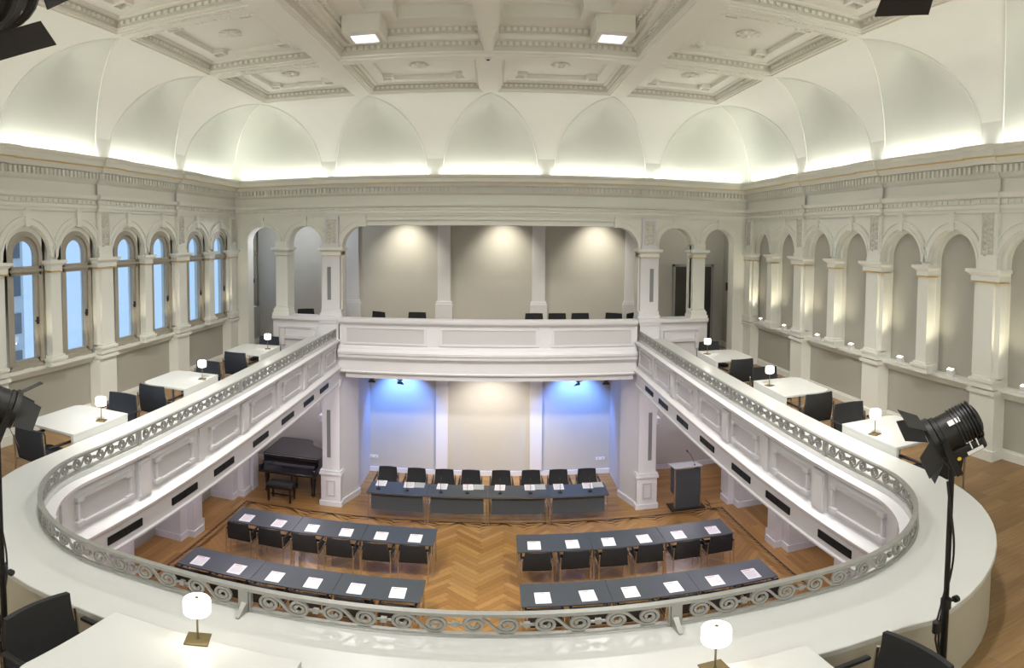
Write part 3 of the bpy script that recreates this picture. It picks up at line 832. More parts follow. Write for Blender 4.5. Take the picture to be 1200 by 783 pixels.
# white counter that runs all round on top
ct = thing('counter', 'long white counter curving round the whole gallery behind the metal railing', 'counter')
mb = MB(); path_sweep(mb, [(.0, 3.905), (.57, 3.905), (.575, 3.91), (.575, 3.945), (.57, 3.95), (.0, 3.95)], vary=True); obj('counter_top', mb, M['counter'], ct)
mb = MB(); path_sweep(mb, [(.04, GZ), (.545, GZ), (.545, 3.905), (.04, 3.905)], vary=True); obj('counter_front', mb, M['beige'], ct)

# gallery floor slab
mb = MB()
ss = s_samples(0, STOT)
inner = [PP(s, .05) for s in ss]
outer_poly = [(-5.76, YEND), (-5.76, YREAR), (5.76, YREAR), (5.76, YEND)]
poly = inner+[(5.9, YEND), (5.9, YREAR), (-5.9, YREAR), (-5.9, YEND)]
bm = bmesh.new(); vv = [bm.verts.new((x, y, GZ)) for x, y in poly]; bm.faces.new(vv); bmesh.ops.triangulate(bm, faces=bm.faces[:], ngon_method='EAR_CLIP')
me = bpy.data.meshes.new('floor_gallery'); 
r = bmesh.ops.extrude_face_region(bm, geom=bm.faces[:]); bmesh.ops.translate(bm, verts=[g for g in r['geom'] if isinstance(g, bmesh.types.BMVert)], vec=(0, 0, -.04))
bmesh.ops.recalc_face_normals(bm, faces=bm.faces[:]); bm.to_mesh(me); bm.free(); me.materials.append(M['plank'])
o = bpy.data.objects.new('floor_gallery', me); COL.objects.link(o); o['kind'] = 'structure'
mb = MB(); mb.box(-5.9, 5.9, YEND, YBACK, GZ-.04, GZ); mb.box(-4.75, 4.35, 12.15, YBACK, GZ, GZ+.225); struct('floor_balcony', mb, M['plank'])
BZ = GZ+.225
# soffit under the gallery
bm = bmesh.new(); vv = [bm.verts.new((x, y, 2.97)) for x, y in [PP(s, .0) for s in ss]+[(5.96, YEND+.2), (5.96, YREAR), (-5.96, YREAR), (-5.96, YEND+.2)]]
bm.faces.new(vv); bmesh.ops.triangulate(bm, faces=bm.faces[:], ngon_method='EAR_CLIP'); me = bpy.data.meshes.new('ceiling_gallery'); bm.to_mesh(me); bm.free(); me.materials.append(M['white'])
o = bpy.data.objects.new('ceiling_gallery', me); COL.objects.link(o); o['kind'] = 'structure'
mb = MB()
for s in (-1, 1): mb.box(min(s*3.4, s*5.96), max(s*3.4, s*5.96), YEND, YBACK, 2.97, 3.02)
struct('ceiling_side_bays', mb, M['white'])

# centre balcony parapet
mb = MB()
yb = 11.62
bpf = [(2.0, 3.20), (-.02, 3.20), (-.03, 3.23), (-.01, 3.25), (-.01, 3.46), (-.03, 3.48), (-.05, 3.52), (-.085, 3.54), (-.09, 3.60), (-.115, 3.62), (-.12, 3.67), (-.09, 3.70), (-.05, 3.72), (-.04, 3.77), (0, 3.79),
       (0, 4.22), (-.02, 4.24), (-.06, 4.27), (-.075, 4.30), (-.075, 4.355), (-.05, 4.37), (.14, 4.37), (.14, 3.3), (2.0, 3.3)]
X1 = 3.10
def xsweep(mb, prof, x0, x1, y):
    n = len(prof); mb.add([(x0, y+d, z) for d, z in prof]+[(x1, y+d, z) for d, z in prof], [(i, (i+1) % n, n+(i+1) % n, n+i) for i in range(n)]+[list(range(n)), [n+i for i in range(n)]])
xsweep(mb, [p for p in bpf if p[0] < 1], -3.12, 3.04, yb)
mbp = MB()
for x0, x1 in ((-2.98, -1.28), (-1.0, .98), (1.27, 2.95)):
    for a in ((x0, x1, 3.82, 3.855), (x0, x1, 4.155, 4.19), (x0, x0+.045, 3.855, 4.155), (x1-.045, x1, 3.855, 4.155)): mb.box(a[0], a[1], yb-.022, yb+.01, a[2], a[3])
    mbp.box(x0+.045, x1-.045, yb-.006, yb+.01, 3.855, 4.155)
    a = .03; mbp.box(x0-.03, x1+.03, yb-.004, yb+.01, 3.80, 3.82); mbp.box(x0-.03, x1+.03, yb-.004, yb+.01, 4.19, 4.21)
pb_ = empty('wall_balcony'); pb_['kind'] = 'structure'
obj('parapet_face', mb, M['white'], pb_); obj('parapet_panel', mbp, M['panelgrey'], pb_)
# short parapets of the side arches
for s, nm in ((-1, 'left'), (1, 'right')):
    mb = MB(); a, b = sorted((s*3.45, s*4.62))
    mb.box(a, b, 11.70, 12.0, GZ, 4.26); mb.box(a-.0, b+.0, 11.66, 12.02, 4.26, 4.29); mb.box(a-.0, b+.0, 11.62, 12.04, 4.29, 4.36)
    for q in ((a+.1, b-.16, 4.10, 4.14), (a+.1, b-.16, 3.52, 3.56), (a+.1, a+.14, 3.56, 4.10), (b-.20, b-.16, 3.56, 4.10)): mb.box(q[0], q[1], 11.67, 11.70, q[2], q[3])
    xm = (a+b)/2
    mb.box(xm-.33, xm+.33, 11.64, 11.70, 3.86, 3.93); mb.box(xm-.40, xm-.30, 11.62, 11.70, 3.72, 4.08); mb.box(xm+.30, xm+.40, 11.62, 11.70, 3.72, 4.08)
    struct('wall_arch_parapet_'+nm, mb, M['white'])

# ------------------------------------------------------------------ lower storey: wall piers under the gallery and arches beside the big piers
for s in (-1, 1):
    off = 0 if s < 0 else -.10
    for y in (11.62, 9.40, 7.10, 4.85):
        mb = MB(); A = lambda p, q: (min(s*p, s*q), max(s*p, s*q))
        xf = 5.42 if s < 0 else 5.20
        mb.box(*A(xf, 5.97), y-.42+off, y+.42+off, 0, 2.97); mb.box(*A(xf-.14, 5.97), y-.16+off, y+.16+off, 0, 2.97)
        mb.box(*A(xf-.03, 5.97), y-.45+off, y+.45+off, 0, .15); mb.box(*A(xf-.17, 5.97), y-.19+off, y+.19+off, 0, .15)
        mb.box(*A(xf-.03, 5.97), y-.45+off, y+.45+off, 1.0, 1.05); mb.box(*A(xf-.17, 5.97), y-.19+off, y+.19+off, 1.0, 1.05)
        struct('wall_pier', mb, M['white'])
    mb = MB()
    c, r = s*4.40, .83
    arch_plate(mb, MBK, c-.97, c+.97, 0, 3.0, c, r, 2.12, 0, -.3)
    arch_ring(mb, MBK, c, 2.12, r+.01, r+.07, 0, .03)
    for e in (-1, 1):
        x = c+e*(r+.03); mb.box(x-.09, x+.09, YF-.07, YF+.3, 2.06, 2.12); mb.box(x-.07, x+.07, YF-.05, YF+.3, 1.98, 2.06)
    struct('wall_side_arch_'+('left' if s < 0 else 'right'), mb, M['white'])

# lobby door behind the right arches
root = empty('door_1'); root['kind'] = 'structure'
mb = MB(); mb.box(4.56, 5.52, YBACK-.05, YBACK-.005, GZ, 5.37); obj('door_leaf', mb, M['door'], root)
mb = MB()
for q in ((4.50, 4.56, GZ, 5.43), (5.52, 5.58, GZ, 5.43), (4.50, 5.58, 5.37, 5.43)): mb.box(q[0], q[1], YBACK-.06, YBACK, q[2], q[3])
obj('door_frame', mb, M['greyd'], root)
mb = MB(); mb.tube([(5.05, YBACK-.05, 4.34), (5.05, YBACK-.1, 4.34), (5.17, YBACK-.1, 4.34)], .012); mb.box(5.03, 5.07, YBACK-.06, YBACK-.05, 4.25, 4.43); obj('door_handle', mb, M['black'], root)

# ================================================================== THINGS
# ------------------------------------------------------------------ metal railing on the counter
rail = thing('railing', 'silver scrollwork metal railing running round the inner edge of the gallery counter', 'railing')
D0 = .02
mb = MB(); path_sweep(mb, [(D0-.018, 4.10), (D0+.018, 4.10), (D0+.018, 4.122), (D0-.018, 4.122)]); obj('top_rail', mb, M['steel'], rail)
mb = MB(); path_sweep(mb, [(D0-.012, 3.966), (D0+.012, 3.966), (D0+.012, 3.980), (D0-.012, 3.980)]); obj('bottom_rail', mb, M['steel'], rail)
def post(s):
    mb = MB(); s0, s1 = s-.022, s+.022
    path_box(mb, s0, s1, D0-.02, D0+.02, 3.95, 4.10)
    path_box(mb, s-.034, s-.024, D0-.014, D0+.014, 3.95, 4.10); path_box(mb, s+.024, s+.034, D0-.014, D0+.014, 3.95, 4.10)
    # raked foot on the counter
    a0, a1 = PP(s-.014, D0+.02), PP(s+.014, D0+.02); b0, b1 = PP(s-.009, D0+.10), PP(s+.009, D0+.10)
    mb.hexa([(*a0, 3.95), (*a1, 3.95), (*b1, 3.95), (*b0, 3.95)], [(*a0, 4.02), (*a1, 4.02), (*b1, 3.962), (*b0, 3.962)])
    return mb
for s in [.03]+posts+[STOT-.03]: obj('post', post(s), M['steel'], rail)
def scroll_panel(sa, sb):
    mb = MB(); n = max(1, round((sb-sa)/.318)); U = (sb-sa)/n; R = .0585; zc = 4.040; hw = .0072; hd = .007
    for k in range(n):
        c1 = sa+U*k+.088; c2 = sa+U*(k+1)-.088
        # S of two spirals: centre of first -> top of first -> bottom of second -> centre of second
        turns = 1.85; m = 30; pts = []
        for i in range(m+1):
            t = i/m; r = .010+(R-hw-.010)*t**.85; a = pi/2+2*pi*turns*(1-t)     # clockwise, ends at the top
            pts.append((c1+r*cos(a), zc+r*sin(a)))
        p0, p3 = (c1, zc+R-hw), (c2, zc-R+hw); h = (c2-c1)*.52
        for i in range(1, 12):
            t = i/12; b = ((1-t)**3, 3*t*(1-t)**2, 3*t*t*(1-t), t**3)
            pts.append((b[0]*p0[0]+b[1]*(p0[0]+h)+b[2]*(p3[0]-h)+b[3]*p3[0], (b[0]+b[1])*p0[1]+(b[2]+b[3])*p3[1]))
        for i in range(m+1):
            t = 1-i/m; r = .010+(R-hw-.010)*t**.85; a = -pi/2+2*pi*turns*(1-t)
            pts.append((c2+r*cos(a), zc+r*sin(a)))
        vs = []; fs = []
        for i, (x, z) in enumerate(pts):
            xa, za = pts[max(i-1, 0)]; xb, zb = pts[min(i+1, len(pts)-1)]
            l = hypot(xb-xa, zb-za) or 1; nx, nz = -(zb-za)/l*hw, (xb-xa)/l*hw
            for d in (D0-hd, D0+hd):
                vs.append((*PP(min(max(x+nx, 0), STOT), d), z+nz)); vs.append((*PP(min(max(x-nx, 0), STOT), d), z-nz))
        for i in range(len(pts)-1):
            a, b = 4*i, 4*i+4
            fs += [(a, a+1, b+1, b), (a+2, b+2, b+3, a+3), (a, b, b+2, a+2), (a+1, a+3, b+3, b+1)]
        mb.add(vs, fs)
        if k < n-1:
            s_ = sa+U*(k+1); path_box(mb, s_-.014, s_+.014, D0-.011, D0+.011, zc-.016, zc+.016); path_box(mb, s_-.034, s_+.034, D0-.007, D0+.007, zc-.006, zc+.006)
    return mb
edges = [.03]+posts+[STOT-.03]
for a, b in zip(edges, edges[1:]): obj('scroll_panel', scroll_panel(a+.04, b-.04), M['steel'], rail)

# ------------------------------------------------------------------ chairs
def make_chair(fab):
    root = thing('armchair', '', 'chair')
    mb = MB()
    vs = []
    n = 8
    mb.prism([(-.225, -.20), (.225, -.20), (.225, .21), (.19, .245), (-.19, .245), (-.225, .21)], .425, .475)
    obj('seat', mb, fab, root, bevel=.012)
    # backrest: gently curved upholstered sheet
    mb = MB(); nx, nz = 8, 6; front = []; back = []
    for j in range(nz+1):
        t = j/nz; z = .46+.37*t; yb_ = -.215-.055*t-.02*sin(pi*t)
        for i in range(nx+1):
            u = -1+2*i/nx; x = u*(.222-.03*t); y = yb_+.028*u*u
            front.append((x, y+.013, z)); back.append((x, y-.013, z))
    N = (nx+1)*(nz+1); fs = []
    for j in range(nz):
        for i in range(nx):
            a = j*(nx+1)+i; fs += [(a, a+1, a+nx+2, a+nx+1), (N+a, N+a+nx+1, N+a+nx+2, N+a+1)]
    rim = [i for i in range(nx+1)]+[j*(nx+1)+nx for j in range(1, nz+1)]+[nz*(nx+1)+i for i in range(nx-1, -1, -1)]+[j*(nx+1) for j in range(nz-1, 0, -1)]
    for a, b in zip(rim, rim[1:]+rim[:1]): fs.append((a, N+a, N+b, b))
    mb.add(front+back, fs); obj('backrest', mb, fab, root, smooth=50)
    for s in (-1, 1):
        mb = MB(); mb.tube([(s*.238, .20, 0), (s*.238, .205, .40), (s*.238, .19, .585), (s*.238, .165, .626), (s*.238, .12, .635)], .0105, 8); obj('leg', mb, M['chrome'], root, smooth=60)
        mb = MB(); mb.tube([(s*.238, -.245, 0), (s*.238, -.225, .42), (s*.236, -.236, .58), (s*.232, -.245, .70)], .0105, 8); obj('leg', mb, M['chrome'], root, smooth=60)
        mb = MB(); mb.box(s*.238-.018, s*.238+.016, -.20, .19, .632, .655); obj('armrest', mb, M['black'], root, bevel=.008)
    mb = MB()
    for y in (-.19, .19): mb.tube([(-.238, y, .415), (.238, y, .415)], .009, 6)
    for s in (-1, 1): mb.tube([(s*.238, -.225, .415), (s*.238, .20, .415)], .009, 6)
    obj('seat_frame', mb, M['chrome'], root, smooth=60)
    return root
chairA = Proto(make_chair(M['fabric'])); chairB = Proto(make_chair(M['bluefabric']))

# ------------------------------------------------------------------ conference tables with chairs and papers
def make_table(panel):
    root = thing('conference_table', '', 'table'); w, d = 1.196, .63
    mb = MB(); mb.box(-w/2, w/2, -d/2, d/2, .697, .72); obj('table_top', mb, M['table'], root, bevel=.003)
    for sx in (-1, 1):
        for sy in (-1, 1):
            mb = MB(); x = sx*(w/2-.022); mb.tube([(x, sy*.21, .695), (x, sy*.225, .36), (x, sy*.265, .012)], .0125, 8); mb.lathe([(.016, 0), (.016, .012)], (x, sy*.265, 0), 10)
            obj('leg', mb, M['chrome'], root, smooth=60)
        mb = MB(); x = sx*(w/2-.022); mb.tube([(x, -.222, .40), (x, .222, .40)], .009, 6); obj('leg_brace', mb, M['chrome'], root)
    mb = MB()
    for y in (-.2, .2): mb.box(-w/2+.06, w/2-.06, y-.015, y+.015, .672, .697)
    obj('rail_frame', mb, M['blackmetal'], root)
    if panel:
        mb = MB(); mb.box(-w/2+.075, w/2-.075, -.215, -.20, .27, .64); obj('modesty_panel', mb, M['table'], root, bevel=.003)
    return root
tabP, tabM = Proto(make_table(False)), Proto(make_table(True))
def make_paper():
    root = MB(); root.cur = 0; root.box(-.105, .105, -.1485, .1485, 0, .0022)
    root.cur = 1; z = .0026
    root.quad((-.082, .108, z), (.03, .108, z), (.03, .124, z), (-.082, .124, z))
    root.cur = 2
    for k in range(9):
        y = .075-.022*k; x1 = (.08, .074, .08, .05, .079, .08, .066, .08, .03)[k]; root.quad((-.082, y, z), (x1, y, z), (x1, y+.006, z), (-.082, y+.006, z))
    me = root.mesh('paper_sheet', [M['paper'], M['red'], M['ink']], 0)
    o = bpy.data.objects.new('paper_sheet', me); COL.objects.link(o); return tag(o, '', 'paper')
papP = Proto(make_paper())
def place_row(x_left, yc, side, rownm, grp, tilt, chair_y, aisle_left):
    names = ['aisle end', 'middle', 'outer end']
    for k in range(3):
        x = x_left+.6+1.2*k; idx = k if aisle_left else 2-k
        tabP.place((x, yc, 0), 0, 'dark grey conference table, %s of the %s row on the %s side' % (names[idx], rownm, side), grp+' tables')
    for k in range(6):
        x = x_left+(.305 if k % 2 == 0 else .295)+.60*k; idx = k if aisle_left else 5-k
        chairA.place((x+random.uniform(-.006, .006), chair_y+random.uniform(-.02, .02), 0), random.uniform(-.015, .015),
                     'black armchair at the %s table row on the %s side, %s from the aisle' % (rownm, side, ORD[idx]), grp+' chairs')
        papP.place((x-.01+random.uniform(-.02, .02), yc-.095, .7205), tilt+random.uniform(-.05, .05),
                   'white printed sheet on the %s table row, %s side, %s from the aisle' % (rownm, side, ORD[idx]), grp+' papers')
place_row(.485, 9.135, 'lectern', 'rear', 'lectern side rear row', 0, 8.86, True)
place_row(.475, 7.50, 'lectern', 'front', 'lectern side front row', 0, 7.22, True)
place_row(-4.44, 9.31, 'piano', 'rear', 'piano side rear row', .03, 9.01, False)
place_row(-4.425, 7.545, 'piano', 'front', 'piano side front row', .03, 7.26, False)
# far row facing the hall
def make_mic():
    root = thing('table_microphone', '', 'microphone')
    mb = MB(); mb.lathe([(.001, 0), (.042, 0), (.042, .014), (.034, .026), (.001, .03)], (0, 0, 0), 16, cap=False); obj('mic_base', mb, M['black'], root)
    mb = MB(); mb.tube([(0, .0, .02), (0, -.005, .14), (0, .03, .24), (0, .075, .29)], .0045, 6); obj('gooseneck', mb, M['black'], root)
    mb = MB(); mb.tube([(0, .07, .285), (0, .10, .312)], .009, 8); obj('mic_head', mb, M['black'], root)
    return root
micP = Proto(make_mic())
seatn = ['at the piano end', 'second from the piano end', 'third from the piano end', 'fourth from the piano end', 'fourth from the lectern end', 'third from the lectern end', 'second from the lectern end', 'at the lectern end']
fx = [-2.19, -1.56, -.95, -.39, .27, .91, 1.50, 2.12]
px_ = [-2.20, -1.62, -.94, -.41, .235, .84, 1.43, 2.03]
tabn = ['at the piano end', 'second from the piano end', 'second from the lectern end', 'at the lectern end']
for k in range(4):
    tabM.place((-2.41+.6+1.2*k, 11.36, 0), 0, 'dark grey table with front panel in the far row, %s' % tabn[k], 'far row tables')
for k in range(8):
    chairA.place((fx[k], 12.02, 0), pi+random.uniform(-.03, .03), 'black armchair behind the far table row, %s' % seatn[k], 'far row chairs')
    papP.place((px_[k], 11.56, .7205), random.uniform(-.06, .06), 'white printed sheet on the far table row, %s' % seatn[k], 'far row papers')
    micP.place((px_[k]+.0, 11.25, .7205), 0, 'black gooseneck microphone on the far table row, %s' % seatn[k], 'far row microphones')
tabl = MB(); tabl.box(-.105, .105, -.13, .13, 0, .008); tm = tabl.mesh('tablet', [M['papergrey']], 0)
for k in (1, 3, 5, 7):
    o = bpy.data.objects.new('tablet', tm); COL.objects.link(o); o.location = (px_[k]+.215, 11.57, .7205)
    tag(o, 'grey flat tablet beside the paper on the far table row, %s' % seatn[k], 'tablet', 'far row tablets')

# ------------------------------------------------------------------ grand piano, bench, lectern
def piano():
    root = thing('grand_piano', 'glossy black grand piano with closed lid in the left corner under the gallery', 'piano', (-5.02, 11.70, 0))
    L = 1.50; Wd = 1.34
    def outline(inset=0, y0=.28):
        pts = [(inset, y0), (Wd-inset, y0), (Wd-inset, y0+.42)]
        ctrl = [(Wd-inset, .70), (Wd-inset-.02, 1.02), (.92, 1.02), (.86-inset, 1.30)]
        for i in range(1, 13):
            t = i/12; b = ((1-t)**3, 3*t*(1-t)**2, 3*t*t*(1-t), t**3); pts.append((sum(b[k]*ctrl[k][0] for k in range(4)), sum(b[k]*ctrl[k][1] for k in range(4))))
        cx_, cy_ = .86-inset-.26, 1.30
        for i in range(1, 9):
            a = pi/2*i/8; pts.append((cx_+.26*cos(a), cy_+(L-inset-1.30)*sin(a)))
        pts.append((inset+.08, L-inset)); pts.append((inset, L-inset-.06)); return pts
    mb = MB(); mb.prism(outline(.012), .66, .965); obj('case', mb, M['piano'], root, bevel=.006)
    mb = MB(); mb.prism(outline(-.012, .50), .968, .99); obj('lid', mb, M['piano'], root, bevel=.005)
    mb = MB(); mb.hexa([(-.012, .30, .968), (Wd+.012, .30, .968), (Wd+.012, .497, .968), (-.012, .497, .968)], [(-.012, .30, .988), (Wd+.012, .30, .988), (Wd+.012, .497, .99), (-.012, .497, .99)]); obj('lid_front', mb, M['piano'], root)
    mb = MB(); mb.box(0, Wd, 0, .34, .60, .665); obj('keybed', mb, M['piano'], root, bevel=.008)
    mb = MB(); mb.box(0, .075, .0, .30, .665, .80); obj('key_block', mb, M['piano'], root, bevel=.012); mb = MB(); mb.box(Wd-.075, Wd, .0, .30, .665, .80); obj('key_block', mb, M['piano'], root, bevel=.012)
    mb = MB(); mb.hexa([(.075, .02, .665), (Wd-.075, .02, .665), (Wd-.075, .05, .665), (.075, .05, .665)], [(.075, .20, .83), (Wd-.075, .20, .83), (Wd-.075, .24, .84), (.075, .24, .84)])
    mb.box(.075, Wd-.075, .20, .29, .66, .86); obj('fallboard', mb, M['piano'], root)
    for x, y in ((.12, .22), (Wd-.12, .22), (.42, 1.28)):
        mb = MB(); mb.lathe([(.075, .64), (.075, .60), (.05, .57), (.062, .50), (.058, .38), (.038, .18), (.045, .13), (.03, .10), (.03, .06)], (x, y, 0), 14); mb.box(x-.045, x+.045, y-.03, y+.03, .05, .09)
        lg = obj('leg', mb, M['piano'], root)
        mb = MB(); mb.lathe([(.001, -.014), (.03, -.014), (.03, .014), (.001, .014)], (x, y, .03), 14, 'x', cap=False); obj('caster', mb, M['brass'], lg)
    mb = MB(); mb.box(.60, .76, .46, .50, .14, .20); mb.tube([(.62, .48, .20), (.60, .48, .64)], .014); mb.tube([(.74, .48, .20), (.76, .48, .64)], .014)
    for x in (.63, .68, .73): mb.box(x-.012, x+.012, .36, .47, .085, .10)
    mb.box(.61, .75, .45, .5, .085, .14)
    obj('pedal_lyre', mb, M['piano'], root)
    mb = MB(); mb.box(.02, Wd-.02, .296, .302, .955, .968); obj('trim_line', mb, M['label'], root)
piano()
bench = thing('piano_bench', 'black padded piano bench with four legs in front of the grand piano', 'bench', (-4.43, 11.60, 0))
mb = MB(); mb.box(-.29, .29, -.165, .165, .40, .455); obj('seat', mb, M['fabric'], bench, bevel=.015)
mb = MB(); mb.box(-.275, .275, -.15, .15, .33, .40); obj('apron', mb, M['piano'], bench)
for sx in (-1, 1):
    for sy in (-1, 1):
        mb = MB(); x, y = sx*.25, sy*.13; mb.hexa([(x-.017, y-.017, 0), (x+.017, y-.017, 0), (x+.017, y+.017, 0), (x-.017, y+.017, 0)], [(x-.026, y-.026, .34), (x+.026, y-.026, .34), (x+.026, y+.026, .34), (x-.026, y+.026, .34)]); obj('leg', mb, M['piano'], bench)
mb = MB(); mb.box(-.25, .25, -.015, .015, .12, .15); obj('stretcher', mb, M['piano'], bench)

lec = thing('lectern', 'dark grey lectern with thin metal frame standing right of the stage pier', 'lectern', (4.14, 11.38, 0))
mb = MB(); mb.box(-.36, .40, -.06, .36, .0, .025); obj('base_plate', mb, M['blackmetal'], lec, bevel=.006)
mb = MB(); mb.box(-.275, .275, -.02, .02, .36, 1.0); mb.box(-.27, .27, -.015, .03, .05, .345); obj('front_panel', mb, M['table'], lec, bevel=.004)
for s in (-1, 1):
    mb = MB(); mb.box(s*.288-.011, s*.288+.011, -.02, .02, .02, 1.02); obj('frame_post', mb, M['chrome'], lec)
    mb = MB(); mb.box(s*.27-.01, s*.27+.01, .02, .34, .36, .98); obj('side_panel', mb, M['table'], lec)
mb = MB(); mb.hexa([(-.31, -.06, 1.06), (.31, -.06, 1.06), (.31, .40, .98), (-.31, .40, .98)], [(-.31, -.06, 1.085), (.31, -.06, 1.085), (.31, .40, 1.005), (-.31, .40, 1.005)]); obj('reading_top', mb, M['papergrey'], lec)
mic = thing('lectern_microphone', 'thin black gooseneck microphone standing on the lectern top', 'microphone', (4.30, 11.42, 1.076))
mb = MB(); mb.lathe([(.02, 0), (.02, .015), (.008, .02)], (0, 0, 0), 12); obj('mic_base', mb, M['black'], mic)
mb = MB(); mb.tube([(0, 0, .015), (-.03, .0, .12), (-.10, .0, .26), (-.16, .01, .335)], .006, 6); obj('gooseneck', mb, M['black'], mic)
mb = MB(); mb.tube([(-.155, .01, .33), (-.19, .02, .372)], .014, 8); obj('mic_head', mb, M['black'], mic)
cb = MB(); cb.tube([(4.60, 11.5, .012), (4.66, 11.36, .008), (4.60, 11.24, .008), (4.57, 11.28, .008), (4.60, 11.40, .008), (4.70, 11.48, .008), (4.68, 11.7, .008)], .008, 6)
o = obj('cable', cb, M['black']); tag(o, 'loose black cable coiled on the floor beside the lectern foot', 'cable')

# ------------------------------------------------------------------ gallery tables, lamps and chairs
def make_desk():
    """white desk, rounded on the walkway side (-x); front panel on the counter side (+x)"""
    root = thing('gallery_desk', '', 'desk')
    lx, ly, r = .72, .92, .14
    pts = [(0, -ly/2), (0, ly/2)]
    for k in range(7):
        a = pi/2*k/6; pts.append((-lx+r-r*sin(a), ly/2-r+r*cos(a)))
    for k in range(7):
        a = pi/2*k/6; pts.append((-lx+r-r*cos(a), -ly/2+r-r*sin(a)))
    mb = MB(); mb.prism(pts, .72, .75); obj('desk_top', mb, M['counter'], root, bevel=.004)
    mb = MB(); mb.box(-.035, -.002, -ly/2+.002, ly/2-.002, 0, .72); obj('front_panel', mb, M['counter'], root)
    for s in (-1, 1):
        mb = MB(); mb.tube([(-lx+.07, s*.26, .715), (-lx+.05, s*.29, 0)], .02, 10); obj('leg', mb, M['counter'], root, smooth=60)
    return root
deskP = Proto(make_desk())
def make_lamp():
    root = thing('table_lamp', '', 'lamp')
    mb = MB(); mb.box(-.052, .052, -.052, .052, 0, .010); obj('lamp_base', mb, M['brass'], root, bevel=.002)
    mb = MB(); mb.lathe([(.010, .010), (.006, .018), (.0045, .03), (.0045, .19)], (0, 0, 0), 10); obj('stem', mb, M['brass'], root)
    mb = MB(); mb.lathe([(.001, .178), (.044, .178), (.056, .184), (.060, .195), (.060, .262), (.056, .272), (.046, .277), (.001, .278)], (0, 0, 0), 24, cap=False); obj('lamp_shade', mb, M['shade'], root, smooth=60)
    mb = MB(); mb.lathe([(.009, .277), (.009, .281), (.004, .286)], (0, 0, 0), 10); obj('finial', mb, M['brass'], root)
    return root
lampP = Proto(make_lamp())
LAMPS = []
DESKH = .655
pos3 = ['nearest the camera', 'in the middle', 'nearest the stage']
for s, ys, nm, lps in ((-1, (4.72, 6.92, 9.40), 'left', ((-3.76, 4.79), (-3.76, 7.03), (-3.83, 9.47))), (1, (4.64, 6.86, 9.20), 'right', ((3.525, 4.62), (3.60, 6.975), (3.70, 9.35)))):
    xe = X0+s*(HX+.578); wn = 'window' if s < 0 else 'niche'
    for k, y in enumerate(ys):
        deskP.place((xe, y, GZ), 0 if s < 0 else pi, 'white desk against the counter on the %s side gallery, %s' % (wn, pos3[k]), 'side gallery desks')
        lx, ly = lps[k]; lx = s*max(abs(lx), 3.81 if s < 0 else 3.73)
        lampP.place((lx, ly, GZ+.75), .3, 'lit table lamp with white shade on the %s side gallery desk %s' % (wn, pos3[k]), 'side gallery lamps'); LAMPS.append((lx, ly))
        cp = chairB if s < 0 else chairA
        xc_ = s*(4.085 if s < 0 else 3.99)
        cp.place((xc_+(-.02*s), y-.52-(.09 if s > 0 and k == 0 else 0), GZ), .0+.05*s, 'dark armchair seen from behind at the %s side gallery desk %s' % (wn, pos3[k]), 'side gallery chairs')
        cp.place((xc_+.05*s, y+.66, GZ), pi-.04*s, 'dark armchair facing the camera behind the %s side gallery desk %s' % (wn, pos3[k]), 'side gallery chairs')
# two desks in the foreground, at the front counter
for s, x0_, x1_, nm in ((-1, -1.53, -.645, 'left'), (1, .475, 1.375, 'right')):
    deskP.place(((x0_+x1_)/2, 2.094 if s < 0 else 2.03, GZ), pi/2, 'white desk in the %s foreground against the front counter' % nm, 'front gallery desks')
lampP.place((-1.09, 2.075, GZ+.75), .32, 'lit table lamp with white shade on the left foreground desk', 'front gallery lamps'); LAMPS.append((-1.09, 2.075))
lampP.place((.960, 2.01, GZ+.75), .1, 'lit table lamp with white shade on the right foreground desk', 'front gallery lamps'); LAMPS.append((.960, 2.01))
chairA.place((-1.545, 1.80, GZ), -pi/2-.08, 'large dark grey armchair at the bottom left beside the left foreground desk', 'front gallery chairs')
chairA.place((1.44, 1.66, GZ), pi/2+.05, 'dark grey armchair at the bottom right beside the right foreground desk', 'front gallery chairs')
# chairs on the balcony above the stage, only their backs show
bc = [(-2.64, pi-.6, 'left end, turned sideways'), (-1.63, pi, 'left of the centre'), (.98, pi, 'right of the centre, first of three'), (1.50, pi, 'right of the centre, second of three'), (2.02, pi, 'right of the centre, third of three'), (2.66, 2.6, 'right end, turned sideways'), (3.36, -2.4, 'right end, against the pier')]
for x, rz, nm in bc: chairA.place((x, 12.60, BZ), rz, 'black armchair behind the balcony parapet above the stage, %s' % nm, 'balcony chairs')
chairA.place((-4.18, 12.75, BZ), pi+.5, 'black armchair in the lobby behind the second left arch', 'balcony chairs')

# ------------------------------------------------------------------ small fittings
# air vents in the fascia below the parapet
def vent(s0):
    root = empty('air_vent'); mb = MB(); L = .27
    path_box(mb, s0-L, s0+L, -.035, -.02, 3.045, 3.135); obj('backing', mb, M['vent'], root)
    mb = MB()
    for z in (3.045, 3.066, 3.087, 3.108, 3.127): path_box(mb, s0-L, s0+L, -.043, -.03, z, z+.008)
    for s_ in (s0-L, s0+L-.012, s0-.006): path_box(mb, s_, s_+.012, -.043, -.03, 3.045, 3.135)
    obj('grille', mb, M['blackmetal'], root); return root
vy = [10.60, 9.66, 8.60, 7.50, 6.34, 5.38, 4.28]
for nm, side in (('left', 0), ('right', 1)):
    for k, y in enumerate(vy):
        s_ = YEND-y if not side else STOT-(YEND-y)
        tag(vent(s_), 'long black air vent below the %s side gallery parapet, %s from the stage' % ({'left': 'window', 'right': 'niche'}[nm], ORD[k]), 'air vent', 'gallery air vents')
